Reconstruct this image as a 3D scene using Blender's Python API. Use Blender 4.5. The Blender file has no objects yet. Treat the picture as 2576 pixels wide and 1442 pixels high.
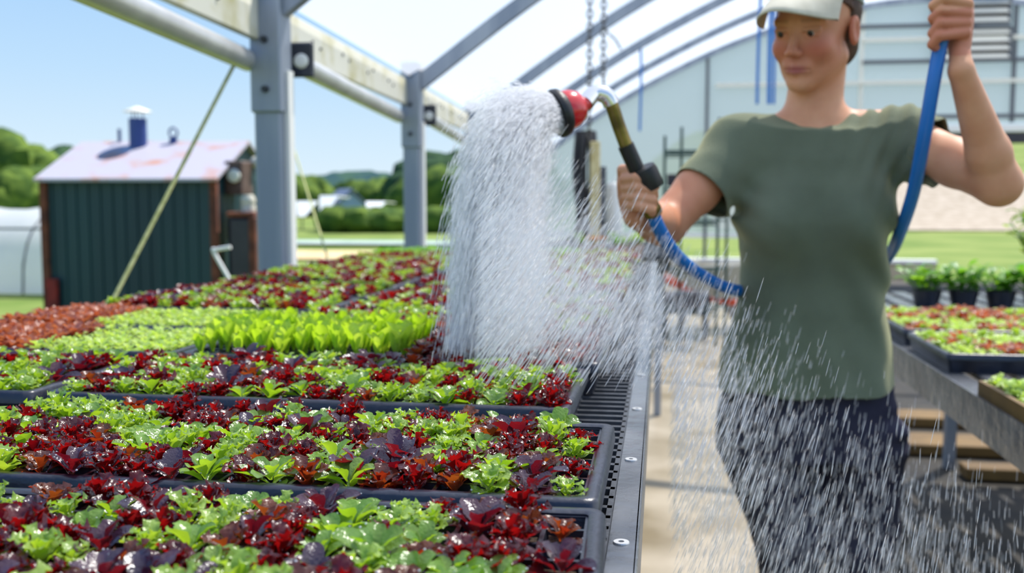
import bpy, math, random
import numpy as np
from math import sin, cos, tan, pi, radians, sqrt, atan2, floor, exp
from mathutils import Vector, Matrix
rng = np.random.default_rng(7); random.seed(7)
D = bpy.data; SC = bpy.context.scene; COL = SC.collection

# ---------------------------------------------------------------- camera
FPX = 2500.0; CH = 1.2; YAW = radians(8.54); PIT = radians(5.05)
cam = D.cameras.new('camera'); cam.sensor_width = 36; cam.lens = FPX/2576*36
cam.clip_start = .02; cam.clip_end = 2000
cam.dof.use_dof = True; cam.dof.focus_distance = .93; cam.dof.aperture_fstop = 5.3; cam.dof.aperture_blades = 7
camo = D.objects.new('camera', cam); COL.objects.link(camo)
camo.location = (0, 0, CH); camo.rotation_euler = (pi/2-PIT, 0, YAW); SC.camera = camo
_F = np.array([-sin(YAW)*cos(PIT), cos(YAW)*cos(PIT), -sin(PIT)]); _R = np.array([cos(YAW), sin(YAW), 0.]); _U = np.cross(_R, _F)
def W(px, py, Y):                       # measured point of the photograph -> place at distance Y along the aisle
    r = _F*FPX+_R*(px-1288)-_U*(py-721); return np.array([0, 0, CH])+r*(Y/r[1])
def Zp(px, py, z):                      # ... -> place at height z
    r = _F*FPX+_R*(px-1288)-_U*(py-721); return np.array([0, 0, CH])+r*((z-CH)/r[2])

# ---------------------------------------------------------------- sky, sun, exposure
def sr(r, g, b):                        # sRGB 0..255 -> linear
    f = lambda c: (c/255/12.92 if c/255 <= .04045 else ((c/255+.055)/1.055)**2.4)
    return (f(r), f(g), f(b), 1)
wd = D.worlds.new('world'); SC.world = wd; wd.use_nodes = True
n = wd.node_tree.nodes; l = wd.node_tree.links; n.clear()
tc = n.new('ShaderNodeTexCoord'); sx = n.new('ShaderNodeSeparateXYZ'); rp = n.new('ShaderNodeValToRGB')
bg = n.new('ShaderNodeBackground'); wo = n.new('ShaderNodeOutputWorld')
l.new(tc.outputs['Generated'], sx.inputs[0]); l.new(sx.outputs['Z'], rp.inputs[0]); l.new(rp.outputs[0], bg.inputs[0]); l.new(bg.outputs[0], wo.inputs[0])
e = rp.color_ramp.elements
e[0].position = 0.0; e[0].color = sr(228, 244, 255); e[1].position = 1.0; e[1].color = sr(84, 140, 226)
for p_, c_ in ((.05, sr(214, 238, 255)), (.12, sr(192, 226, 255)), (.25, sr(158, 204, 252)), (.5, sr(110, 165, 238))):
    q = e.new(p_); q.color = c_
bg.inputs[1].default_value = 1.0
SUN = Vector((.40, .54, 1.12)).normalized()
sl = D.lights.new('sun', 'SUN'); sl.energy = 9.2; sl.angle = radians(.6); sl.color = (1, .955, .88)
so = D.objects.new('sun', sl); COL.objects.link(so); so.rotation_euler = SUN.to_track_quat('Z', 'Y').to_euler()
SC.view_settings.view_transform = 'Standard'; SC.view_settings.look = 'None'; SC.view_settings.gamma = 1
SC.view_settings.exposure = 0.0; SC.view_settings.use_curve_mapping = False
cy = SC.cycles
cy.max_bounces = 12; cy.diffuse_bounces = 8; cy.glossy_bounces = 3; cy.transmission_bounces = 5; cy.transparent_max_bounces = 32
cy.sample_clamp_indirect = 6; cy.caustics_reflective = False; cy.caustics_refractive = False
cy.use_adaptive_sampling = True; cy.adaptive_threshold = .03

# ---------------------------------------------------------------- materials
def mat(name, c1, c2=None, rough=.6, metal=0., scale=20., bump=0., bscale=None, spec=.5, trans=0., tcol=None, thr=0., attr=None, coat=0., stretch=None, detail=4., emis=None, contrast=(.35, .65)):
    m = D.materials.new(name); m.use_nodes = True; nt = m.node_tree; N = nt.nodes; L = nt.links
    b = N['Principled BSDF']; out = N['Material Output']
    b.inputs['Base Color'].default_value = c1; b.inputs['Roughness'].default_value = rough; b.inputs['Metallic'].default_value = metal
    b.inputs['Specular IOR Level'].default_value = spec; b.inputs['Coat Weight'].default_value = coat; b.inputs['Coat Roughness'].default_value = .12
    co = N.new('ShaderNodeTexCoord'); src = co.outputs['Object']
    if stretch:
        mp = N.new('ShaderNodeMapping'); mp.inputs['Scale'].default_value = stretch; L.new(src, mp.inputs[0]); src = mp.outputs[0]
    colout = None
    if c2:
        no = N.new('ShaderNodeTexNoise'); no.inputs['Scale'].default_value = scale; no.inputs['Detail'].default_value = detail; L.new(src, no.inputs[0])
        mr = N.new('ShaderNodeMapRange'); mr.inputs[1].default_value = contrast[0]; mr.inputs[2].default_value = contrast[1]; L.new(no.outputs[0], mr.inputs[0])
        fac = mr.outputs[0]
        if attr:
            at = N.new('ShaderNodeAttribute'); at.attribute_name = attr
            ad = N.new('ShaderNodeMath'); ad.operation = 'MULTIPLY_ADD'; L.new(fac, ad.inputs[0]); ad.inputs[1].default_value = .35; L.new(at.outputs['Fac'], ad.inputs[2]); ad.use_clamp = True; fac = ad.outputs[0]
        mx = N.new('ShaderNodeMix'); mx.data_type = 'RGBA'; mx.inputs[6].default_value = c1; mx.inputs[7].default_value = c2; L.new(fac, mx.inputs[0]); colout = mx.outputs[2]
        L.new(colout, b.inputs['Base Color'])
    if bump:
        bn = N.new('ShaderNodeTexNoise'); bn.inputs['Scale'].default_value = bscale or scale; bn.inputs['Detail'].default_value = 3; L.new(src, bn.inputs[0])
        bu = N.new('ShaderNodeBump'); bu.inputs['Strength'].default_value = bump; bu.inputs['Distance'].default_value = .01; L.new(bn.outputs[0], bu.inputs['Height']); L.new(bu.outputs[0], b.inputs['Normal'])
    sh = b.outputs[0]
    if trans:
        tr = N.new('ShaderNodeBsdfTranslucent'); tr.inputs[0].default_value = tcol or c1
        if colout and tcol is None: L.new(colout, tr.inputs[0])
        ms = N.new('ShaderNodeMixShader'); ms.inputs[0].default_value = trans; L.new(sh, ms.inputs[1]); L.new(tr.outputs[0], ms.inputs[2]); sh = ms.outputs[0]
    if thr:
        tp = N.new('ShaderNodeBsdfTransparent'); ms = N.new('ShaderNodeMixShader'); ms.inputs[0].default_value = thr; L.new(sh, ms.inputs[1]); L.new(tp.outputs[0], ms.inputs[2]); sh = ms.outputs[0]
    L.new(sh, out.inputs[0])
    return m
M = {}
M['steel'] = mat('galvanised steel', sr(130, 140, 156), sr(156, 164, 176), rough=.5, metal=.35, scale=9, stretch=(1, 1, .12), spec=.4)
M['bolt'] = mat('dark bolt steel', sr(60, 64, 70), rough=.5, metal=.6)
M['gutter'] = mat('weathered cream gutter', sr(214, 212, 198), sr(168, 160, 96), rough=.55, scale=5, detail=7, contrast=(.5, .72))
M['alu'] = mat('bright aluminium tube', sr(225, 224, 220), rough=.35, metal=.5, c2=sr(200, 198, 194), scale=6)
M['film'] = mat('white greenhouse film', sr(246, 247, 249), rough=.5, trans=.85, tcol=sr(252, 251, 250), thr=.5, spec=.2)
M['wallfilm'] = mat('hazy end wall sheeting', sr(196, 206, 206), rough=.35, trans=.5, tcol=sr(148, 162, 168), thr=.17, spec=.4)
M['black'] = mat('black plastic', sr(30, 34, 46), sr(40, 45, 60), rough=.32, scale=14, bump=.15, bscale=60, spec=.6)
M['bench'] = mat('grey black plastic', sr(52, 55, 62), sr(74, 78, 84), rough=.4, scale=12, bump=.2, bscale=80)
M['rail'] = mat('wet grey bench rail', sr(92, 96, 102), sr(128, 130, 134), rough=.25, metal=.4, scale=10, bump=.25, bscale=28)
M['soil'] = mat('dark potting soil', sr(38, 28, 22), sr(88, 68, 50), rough=.9, scale=180, bump=.8, bscale=260)
M['concrete'] = mat('wet concrete floor', sr(144, 128, 98), sr(196, 182, 158), rough=.3, scale=2.4, detail=8, bump=.12, bscale=14, spec=.5)
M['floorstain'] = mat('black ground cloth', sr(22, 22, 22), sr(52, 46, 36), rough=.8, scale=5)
M['grass'] = mat('mown grass', sr(96, 118, 54), sr(128, 140, 76), rough=.9, scale=.5, detail=8, spec=.1)
M['gravel'] = mat('pale gravel', sr(172, 160, 144), sr(150, 138, 120), rough=.9, scale=3, spec=.1)
M['dirt'] = mat('dry tan soil', sr(214, 192, 150), sr(190, 166, 124), rough=.95, scale=1, spec=.1)
M['cover'] = mat('pale row cover', sr(170, 184, 172), sr(140, 164, 150), rough=.7, scale=1)
M['wood'] = mat('old timber', sr(150, 112, 60), sr(110, 78, 42), rough=.7, scale=6, stretch=(.3, 4, 4))
M['plank'] = mat('yellowish plank', sr(128, 98, 48), sr(96, 72, 36), rough=.7, scale=5)  # board wood, also the painted tone of the sunlit ground strips
M['white'] = mat('white paint', sr(236, 236, 232), rough=.5)
M['sheetwhite'] = mat('white tunnel film', sr(236, 236, 240), rough=.4, c2=sr(220, 222, 228), scale=1.2, trans=.5, tcol=sr(240, 240, 242))
M['shed'] = mat('dark green shed siding', sr(24, 66, 72), sr(16, 50, 60), rough=.5, scale=1.6, stretch=(1, 1, .15))
M['shedroof'] = mat('pale rust stained roof metal', sr(174, 170, 178), sr(182, 136, 116), rough=.45, scale=3.2, detail=6, contrast=(.52, .68))
M['rust'] = mat('rusty red brown steel', sr(122, 66, 44), sr(80, 40, 28), rough=.8, scale=8)
M['redpaint'] = mat('faded red paint', sr(150, 38, 30), sr(110, 26, 22), rough=.7, scale=9)
M['navy'] = mat('dark blue flue metal', sr(48, 70, 132), rough=.5)
M['darkbox'] = mat('dark machine metal', sr(34, 34, 46), sr(54, 50, 58), rough=.5, scale=4)
M['brownbox'] = mat('brown meter casing', sr(72, 48, 40), sr(98, 78, 70), rough=.6, scale=8)
M['beige'] = mat('pale beige plastic', sr(206, 200, 182), rough=.5)
M['rope'] = mat('yellow green rope', sr(158, 162, 96), sr(190, 190, 130), rough=.8, scale=60)
M['chain'] = mat('dull chain steel', sr(64, 60, 60), sr(96, 90, 86), rough=.5, metal=.4, scale=60)
M['hose'] = mat('blue rubber hose', sr(20, 104, 186), sr(36, 122, 204), rough=.35, scale=4, spec=.5)
M['twine'] = mat('light blue twine', sr(50, 120, 196), rough=.7)
M['brass'] = mat('tarnished brass tube', sr(142, 124, 66), sr(96, 84, 48), rough=.3, metal=.8, scale=30)
M['chrome'] = mat('polished aluminium', sr(232, 230, 228), rough=.18, metal=.85)
M['redplastic'] = mat('glossy red plastic', sr(206, 30, 34), rough=.25, coat=.5)
M['grip'] = mat('black rubber grip', sr(20, 20, 20), rough=.45, bump=.08, bscale=200)
M['skin'] = None
M['shirt'] = mat('olive green cotton', sr(92, 101, 84), sr(104, 114, 95), rough=.85, scale=7, bump=.18, bscale=420, spec=.2)
_b = M['shirt'].node_tree.nodes['Principled BSDF']; _b.inputs['Sheen Weight'].default_value = .5; _b.inputs['Sheen Roughness'].default_value = .45; _b.inputs['Sheen Tint'].default_value = sr(250, 244, 190)
M['pants'] = mat('dark navy canvas', sr(46, 46, 62), sr(58, 58, 74), rough=.85, scale=12, bump=.2, bscale=300, spec=.2)
M['cap'] = mat('grey green cap cloth', sr(140, 152, 148), sr(156, 166, 162), rough=.85, scale=20, bump=.2, bscale=400)
M['brim'] = mat('cream cap brim', sr(206, 200, 180), sr(190, 184, 164), rough=.8, scale=30)
M['hair'] = mat('dark brown hair', sr(58, 38, 28), sr(88, 58, 40), rough=.5, scale=60, stretch=(1, 1, .1))
M['eyewhite'] = mat('eye white', sr(214, 204, 198), rough=.2)
M['iris'] = mat('dark eye iris', sr(40, 30, 26), rough=.15)
M['boot'] = mat('dark rubber boot', sr(40, 44, 40), rough=.4)
M['rackgreen'] = mat('dark green coated wire', sr(30, 66, 62), rough=.5)
M['orange'] = mat('orange paint', sr(226, 82, 40), rough=.5)
M['bark'] = mat('bark', sr(84, 70, 54), rough=.9)
M['tree1'] = mat('leafy green crown', sr(52, 78, 34), sr(98, 118, 46), rough=.9, scale=1.3, detail=8, spec=.1, bump=1, bscale=4)
M['tree2'] = mat('dark green crown', sr(34, 58, 44), sr(62, 88, 54), rough=.9, scale=1.1, detail=8, spec=.1, bump=1, bscale=4)
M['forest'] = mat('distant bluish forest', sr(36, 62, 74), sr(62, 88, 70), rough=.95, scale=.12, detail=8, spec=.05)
M['housewall'] = mat('pale blue house siding', sr(150, 170, 200), rough=.7)
M['houseroof'] = mat('grey blue standing seam roof', sr(112, 120, 140), rough=.5)
M['window'] = mat('dark window glass', sr(50, 66, 90), rough=.15)
M['crop'] = mat('crop leaves', sr(90, 150, 52), sr(142, 190, 70), rough=.6, scale=30, trans=.4)
M['flower'] = mat('orange flower petals', sr(240, 176, 40), sr(226, 140, 30), rough=.6, scale=40, trans=.3)
M['terracotta'] = mat('pinkish clay pot', sr(196, 150, 128), rough=.8)
M['straw'] = mat('pale straw', sr(222, 206, 160), sr(200, 180, 130), rough=.9, scale=30)
M['louver'] = mat('pale aluminium louvre', sr(228, 226, 214), rough=.4)
M['darkframe'] = mat('dark grey frame bar', sr(88, 92, 100), rough=.5)
M['water'] = mat('white water spray', (.97, .97, .98, 1), rough=.45, trans=.5, tcol=(.99, .99, 1., 1), spec=.3, thr=.45)

# ---------------------------------------------------------------- mesh helpers
def raw(name, V, Fc, m, parent=None, smooth=True, attrs=None):
    me = D.meshes.new(name); V = np.asarray(V, dtype=np.float32)
    if isinstance(Fc, np.ndarray):
        nf, k = Fc.shape; me.vertices.add(len(V)); me.vertices.foreach_set('co', V.ravel())
        me.loops.add(nf*k); me.loops.foreach_set('vertex_index', Fc.ravel().astype(np.int32)); me.polygons.add(nf)
        me.polygons.foreach_set('loop_start', np.arange(0, nf*k, k, dtype=np.int32)); me.update(calc_edges=True); me.validate()
    else:
        me.from_pydata([tuple(v) for v in V], [], Fc)
    if smooth: me.polygons.foreach_set('use_smooth', [True]*len(me.polygons))
    for k, a in (attrs or {}).items():
        A = me.attributes.new(k, 'FLOAT', 'POINT'); A.data.foreach_set('value', np.asarray(a, dtype=np.float32))
    for q in (m if isinstance(m, (list, tuple)) else [m]): me.materials.append(q)
    return link(name, me, parent)
def link(name, me, parent=None):
    o = D.objects.new(name, me); COL.objects.link(o)
    if parent is not None: o.parent = parent
    return o
def tag(o, label=None, cat=None, group=None, kind=None):
    if label: o['label'] = label
    if cat: o['category'] = cat
    if group: o['group'] = group
    if kind: o['kind'] = kind
    return o
def thing(name, label, cat, loc=(0, 0, 0), rz=0., group=None):
    o = D.objects.new(name, None); COL.objects.link(o); o.location = loc; o.rotation_euler = (0, 0, rz); o.empty_display_size = .05
    return tag(o, label, cat, group)
class MB:
    def __init__(s): s.V = []; s.F = []; s.n = 0; s.mi = []
    def add(s, V, F, mi=0):
        V = np.asarray(V, float); s.V.append(V); s.F += [tuple(int(i)+s.n for i in f) for f in F]; s.mi += [mi]*len(F); s.n += len(V); return s
    def box(s, c, d, rz=0., M3=None, mi=0, bev=0.):
        d = np.array(d, float)/2; c = np.array(c, float)
        if bev:
            P = []; b = min(bev, *(d*.9))
            for ax in range(3):
                for sg in (-1, 1):
                    for u, v in ((-1, -1), (1, -1), (1, 1), (-1, 1)):
                        q = np.zeros(3); q[ax] = sg*d[ax]; q[(ax+1) % 3] = u*(d[(ax+1) % 3]-b); q[(ax+2) % 3] = v*(d[(ax+2) % 3]-b); P.append(q)
            F = []; P = np.array(P)
            for k in range(6): F.append([k*4+i for i in range(4)] if k % 2 else [k*4+3-i for i in range(4)])
            def idx(sx, sy, sz, ax):
                s3 = (sx, sy, sz); base = ax*8+(4 if s3[ax] > 0 else 0); u, v = s3[(ax+1) % 3], s3[(ax+2) % 3]
                return base+{(-1, -1): 0, (1, -1): 1, (1, 1): 2, (-1, 1): 3}[(u, v)]
            for a in (-1, 1):
                for b2 in (-1, 1):
                    F.append([idx(-1, a, b2, 1), idx(1, a, b2, 1), idx(1, a, b2, 2), idx(-1, a, b2, 2)][::(1 if a*b2 > 0 else -1)])
                    F.append([idx(a, -1, b2, 0), idx(a, 1, b2, 0), idx(a, 1, b2, 2), idx(a, -1, b2, 2)][::(-1 if a*b2 > 0 else 1)])
                    F.append([idx(a, b2, -1, 0), idx(a, b2, 1, 0), idx(a, b2, 1, 1), idx(a, b2, -1, 1)][::(1 if a*b2 > 0 else -1)])
                    for c2 in (-1, 1): F.append([idx(a, b2, c2, 0), idx(a, b2, c2, 1), idx(a, b2, c2, 2)][::(1 if a*b2*c2 > 0 else -1)])
        else:
            P = np.array([[x, y, z] for z in (-1, 1) for y in (-1, 1) for x in (-1, 1)])*d
            F = [(0, 2, 3, 1), (4, 5, 7, 6), (0, 1, 5, 4), (2, 6, 7, 3), (0, 4, 6, 2), (1, 3, 7, 5)]
        if rz:
            c_, s_ = cos(rz), sin(rz); P = P@np.array([[c_, s_, 0], [-s_, c_, 0], [0, 0, 1]])
        if M3 is not None: P = P@np.asarray(M3).T
        return s.add(P+c, F, mi)
    def bar(s, a, b, w, h, up=(0, 0, 1), mi=0, bev=0.):
        a = np.array(a, float); b = np.array(b, float); x = b-a; L = np.linalg.norm(x); x /= L; up = np.array(up, float)
        y = np.cross(up, x); y /= np.linalg.norm(y); z = np.cross(x, y)
        return s.box((a+b)/2, (L, w, h), M3=np.stack([x, y, z], 1), mi=mi, bev=bev)
    def tube(s, pts, r, n=10, cap=True, mi=0):
        pts = np.array(pts, float); m = len(pts); r = np.broadcast_to(r, (m,)); T = np.gradient(pts, axis=0); T /= np.linalg.norm(T, axis=1)[:, None]+1e-12
        u = np.cross(T[0], (0, 0, 1) if abs(T[0][2]) < .9 else (1, 0, 0)); u /= np.linalg.norm(u); V = []; th = np.arange(n)*2*pi/n
        for i in range(m):
            u = u-T[i]*(u@T[i]); u /= np.linalg.norm(u); v = np.cross(T[i], u)
            V.append(pts[i]+r[i]*(np.cos(th)[:, None]*u+np.sin(th)[:, None]*v))
        F = [(i*n+j, i*n+(j+1) % n, (i+1)*n+(j+1) % n, (i+1)*n+j) for i in range(m-1) for j in range(n)]
        if cap: F += [tuple(range(n))[::-1], tuple((m-1)*n+j for j in range(n))]
        return s.add(np.concatenate(V), F, mi)
    def lathe(s, prof, n=24, c=(0, 0, 0), ax=(0, 0, 1), mi=0):   # prof: (r, h)
        ax = np.array(ax, float); ax /= np.linalg.norm(ax); u = np.cross(ax, (1, 0, 0) if abs(ax[0]) < .8 else (0, 1, 0)); u /= np.linalg.norm(u); v = np.cross(ax, u)
        th = np.arange(n)*2*pi/n; V = [np.array(c)+ax*h+max(r, 1e-5)*(np.cos(th)[:, None]*u+np.sin(th)[:, None]*v) for r, h in prof]; m = len(prof)
        F = [(i*n+j, i*n+(j+1) % n, (i+1)*n+(j+1) % n, (i+1)*n+j) for i in range(m-1) for j in range(n)]
        return s.add(np.concatenate(V), F, mi)
    def ball(s, c, r, n=10, mi=0):
        r = np.broadcast_to(np.array(r, float), (3,)); V = []; 
        for i in range(n//2+1):
            a = -pi/2+pi*i/(n//2)
            for j in range(n): V.append(np.array(c)+r*np.array([cos(a)*cos(2*pi*j/n), cos(a)*sin(2*pi*j/n), sin(a)]))
        F = [(i*n+j, i*n+(j+1) % n, (i+1)*n+(j+1) % n, (i+1)*n+j) for i in range(n//2) for j in range(n)]
        return s.add(V, F, mi)
    def build(s, name, m, parent=None, smooth=False):
        V = np.concatenate(s.V) if s.V else np.zeros((0, 3))
        o = raw(name, V, s.F, m, parent, smooth=False)
        if smooth:
            o.data.shade_smooth()
            try: o.data.set_sharp_from_angle(angle=radians(40))
            except Exception: pass
        if any(s.mi): o.data.polygons.foreach_set('material_index', s.mi)
        return o
def spline(P, n=40):
    P = np.array(P, float); Q = np.vstack([2*P[0]-P[1], P, 2*P[-1]-P[-2]]); out = []; k = len(P)-1
    for i in range(k):
        m = max(2, n//k); t = np.linspace(0, 1, m, endpoint=(i == k-1))[:, None]; a, b, c, d = Q[i:i+4]
        out.append(.5*((2*b)+(c-a)*t+(2*a-5*b+4*c-d)*t**2+(3*b-a-3*c+d)*t**3))
    return np.concatenate(out)
def vnoise(P, seed=0):                  # smooth value noise for numpy points
    P = np.asarray(P, float); i = np.floor(P).astype(np.int64); f = P-i; f = f*f*(3-2*f); r = 0.
    for dx in (0, 1):
        for dy in (0, 1):
            for dz in (0, 1):
                h = ((i[..., 0]+dx)*73856093 ^ (i[..., 1]+dy)*19349663 ^ (i[..., 2]+dz)*83492791 ^ (seed*2654435761 & 0xffffffff)) & 0xffffffff
                h = (h*1103515245+12345) & 0x7fffffff; h = ((h ^ (h >> 13))*1274126177) & 0x7fffffff
                r = r+(h/0x7fffffff)*(f[..., 0] if dx else 1-f[..., 0])*(f[..., 1] if dy else 1-f[..., 1])*(f[..., 2] if dz else 1-f[..., 2])
    return r
ORD = 'first second third fourth fifth sixth seventh eighth ninth tenth eleventh twelfth thirteenth fourteenth fifteenth sixteenth seventeenth eighteenth nineteenth twentieth twenty-first'.split()
# ---------------------------------------------------------------- greenhouse shell
GX = lambda Y: -1.37-.04*(Y-3.4)         # line of the eave posts
EZ = 1.90                                # eave height
PY = [1.0+2.4*k for k in range(7)]       # posts / rafters 1.0, 3.4 ... 15.4
ARC = [(0, 0), (.65, .47), (1.42, .95), (2.46, 1.47), (3.3, 1.79), (4.3, 2.06), (5.3, 2.2), (6.3, 2.2), (7.3, 2.06), (8.3, 1.79), (9.14, 1.47), (10.18, .95), (10.95, .47), (11.6, 0)]
def arc(Y, dz=0., n=52):
    A = spline([(a, 0, b) for a, b in ARC], n); return np.array([[GX(Y)+a[0], Y, EZ+a[2]+dz] for a in A])
def post(k):
    Y = PY[k]; nm = ['nearest', 'second', 'third', 'fourth', 'fifth', 'sixth', 'far end'][k]
    t = thing('greenhouse_post', f'grey galvanised square steel eave post, {["outside the frame near the camera","the thick one beside the green shed","second along, before the distant hills","third along, behind the water spray","fourth along behind the spray","fifth along behind the spray","at the end wall corner"][k]}', 'post', (GX(Y), Y, -.05), 0, 'eave posts')
    b = MB(); b.box((0, 0, .955), (.098, .098, 1.91), bev=.008); b.build('post_shaft', M['steel'], t)
    b = MB(); b.box((0, -.004, EZ-.10), (.112, .112, .50), bev=.006); b.build('bracket_sleeve', M['steel'], t)
    for z in (EZ-.27, EZ-.1, EZ+.07):
        b = MB(); b.lathe([(0, .075), (.011, .075), (.013, .06)], 10, (0, 0, z), (0, -1, 0)); b.build('bolt', M['bolt'], t)
    b = MB(); b.box((.0585, .012, .95), (.018, .05, 1.5)); b.build('film_clip_channel', M['white'], t)
    return t
for k in range(1, 7): post(k)
def rafter(k):
    Y = PY[k]; P = arc(Y, .0, 52); b = MB()
    w, h = .052, .085
    for i in range(len(P)-1): pass
    n = len(P); T = np.gradient(P, axis=0); T /= np.linalg.norm(T, axis=1)[:, None]; Nn = np.stack([-T[:, 2], 0*T[:, 0], T[:, 0]], 1)
    V = []
    for i in range(n):
        for s_, q in ((-1, -h), (1, -h), (1, 0), (-1, 0)): V.append(P[i]+np.array([0, s_*w/2, 0])+Nn[i]*q)
    F = [(i*4+j, i*4+(j+1) % 4, i*4+4+(j+1) % 4, i*4+4+j) for i in range(n-1) for j in range(4)]+[(3, 2, 1, 0), (n*4-4, n*4-3, n*4-2, n*4-1)]
    b.add(V, F); o = b.build('roof_rafter', M['steel'])
    return tag(o, ['', 'curved steel roof rafter springing from the post by the shed, mostly above view', 'curved steel roof rafter rising from the second eave post',
       'curved steel roof rafter rising from the third eave post', 'curved steel roof rafter crossing just above the red nozzle', 'thin looking steel rafter, last but one before the end wall', 'curved steel rafter along the top of the end wall'][k], 'rafter', 'roof rafters')
for k in range(1, 7): rafter(k)
A0 = arc(-.6, .012); A1 = arc(15.5, .012); V = []; ny = 12
for j in range(ny+1): V += [a*(1-j/ny)+c*(j/ny) for a, c in zip(A0, A1)]
m_ = len(A0); F = [(j*m_+i, j*m_+i+1, (j+1)*m_+i+1, (j+1)*m_+i) for j in range(ny) for i in range(m_-1)]
tag(raw('ceiling', V, F, M['film']), 'white translucent plastic film roof over the steel rafters', 'roof', None, 'structure')
def gutterrun(Y0, Y1, lab, k):
    t = thing('eave_gutter', lab, 'gutter', (0, 0, 0), 0, 'eave gutter lengths')
    g0 = np.array([GX(Y0), Y0+.058, 0]); g1 = np.array([GX(Y1), Y1-.058, 0])
    b = MB(); off = np.array([-.035, 0, 0])
    b.bar(g0+off+(0, 0, EZ-.075), g1+off+(0, 0, EZ-.075), .03, .15, bev=.004); b.build('gutter_board', M['gutter'], t)
    for q in range(9):
        b = MB(); c = g0+(g1-g0)*(.06+.88*(q+.5*(q % 2))/9)+off+(.0, 0, EZ-.055-.012*(q % 3)); b.lathe([(0, .022), (.006, .022), (.007, .014)], 8, c, (1, 0, 0)); b.build('screw', M['bolt'], t)
    return t
for k in range(0, 6): gutterrun(PY[k], PY[k+1], ['weathered cream eave gutter, in the top corner before the thick post', 'weathered cream eave gutter with dark screws, between first and second posts', 'weathered cream eave gutter, between second and third posts', 'cream eave gutter hidden by spray beyond third post', 'cream eave gutter, fifth length toward end wall', 'cream eave gutter ending at the end wall'][k], k)
def tuberun(k):
    Y0, Y1 = PY[k], PY[k+1]; t = thing('sidewall_roll_tube', ['bright round side curtain tube, in the top corner before the thick post', 'bright round side curtain tube from thick post to second post', 'bright round side curtain tube from second to third post', 'round side curtain tube beyond the third post', 'round side curtain tube, fourth length', 'round side curtain tube at the end wall'][k], 'tube', (0, 0, 0), 0, 'side curtain tubes')
    a = np.array([GX(Y0)+.065, Y0+.1, EZ-.215]); c = np.array([GX(Y1)-.078, Y1-.02, EZ-.215])
    MB().tube([a, (a+c)/2, c], .038, 20).build('tube_body', M['alu'], t, True)
    b = MB(); b.box(a+(0.005, 0, .015), (.1, .02, .125), bev=.006); b.build('end_bracket', M['black'], t)
    b = MB(); b.lathe([(0, .016), (.02, .014), (.027, .006), (.027, 0)], 20, a+(.012, -.006, 0.01), (0, -1, 0)); b.build('round_plug', M['white'], t, True)
for k in range(0, 6): tuberun(k)
# end wall
EY = 15.5
def endpanel(name, x0, x1, zb, lab, n=16):
    xs = np.linspace(x0, x1, n); A = arc(EY); V = []
    for x in xs: z1 = np.interp(x, A[:, 0], A[:, 2]); V += [(x, EY, zb), (x, EY, z1)]
    return tag(raw(name, V, [(2*i, 2*i+2, 2*i+3, 2*i+1) for i in range(n-1)], M['wallfilm'], smooth=False), lab, 'wall', None, 'structure')
gx = GX(EY); xm = W(2150, 400, EY)[0]
endpanel('wall_back', gx, xm, .64, 'hazy translucent end wall sheeting behind the person')
endpanel('wall_back_right', xm, gx+11.6, 2.3, 'hazy translucent end wall sheeting above the open doorway')
b = MB()
for z in (.64,): b.box(((gx+xm)/2, EY-.04, z), (xm-gx, .06, .07))
tag(b.build('end_wall_sill_rail', M['white']), 'white horizontal rail along the lower edge of hazy wall', 'rail')
b = MB(); b.box(((xm+gx+10.6)/2, EY-.06, 2.22), (gx+10.6-xm, .1, .1)); o1 = b.build('door_header', M['white'])
tag(o1, 'white header rail over the open end of the greenhouse', 'header')
b = MB(); b.box(((xm+gx+10.6)/2, EY-.06, 2.08), (gx+10.6-xm, .08, .16)); tag(b.build('rolled_door_curtain', M['darkbox']), 'dark rolled door curtain under the white header rail', 'curtain')
b = MB(); b.box(((gx+xm)/2+.6, EY, .11), (xm-gx+1.2, .16, .26)); tag(b.build('wall_back_base', M['concrete']), 'low grey concrete base wall at the greenhouse end', 'wall', None, 'structure')
b = MB(); b.box(((gx+xm)/2+.6, EY, .27), (xm-gx+1.2, .2, .05)); tag(b.build('trim_1', M['white']), 'white cap board on the low base wall', 'trim', None, 'structure')
A = arc(EY)
for q, (py, px0, px1, col, nm) in enumerate([(68, 2160, 2400, 'darkframe', 'topmost dark'), (102, 2170, 2576, 'louver', 'pale upper'), (157, 2170, 2576, 'darkframe', 'long dark middle'), (215, 1800, 2576, 'louver', 'pale lower'), (296, 2120, 2576, 'darkframe', 'lowest dark')]):
    a = W(px0, py, EY-.08); c = W(px1+60, py, EY-.08); b = MB(); b.bar(a, (c[0], c[1], a[2]), .05, .055)
    tag(b.build('wall_girt', M[col]), f'{nm} horizontal girt on the hazy end wall', 'girt', 'end wall girts')
for q, (px, nm, col) in enumerate([(1778, 'dark thin upright of the end wall over the shelving', 'darkframe'), (2163, 'pale upright beside the ear of the person', 'louver'), (2545, 'dark upright at the louvre vent edge', 'darkframe')]):
    a = W(px, 300, EY-.05); zt = np.interp(a[0], A[:, 0], A[:, 2])-.08; b = MB(); b.bar((a[0], EY-.05, (0.3 if q < 1 else 2.3)), (a[0], EY-.05, zt), .05, .05, up=(0, 1, 0))
    tag(b.build('end_wall_stud', M[col]), nm, 'stud', 'end wall uprights')
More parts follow.
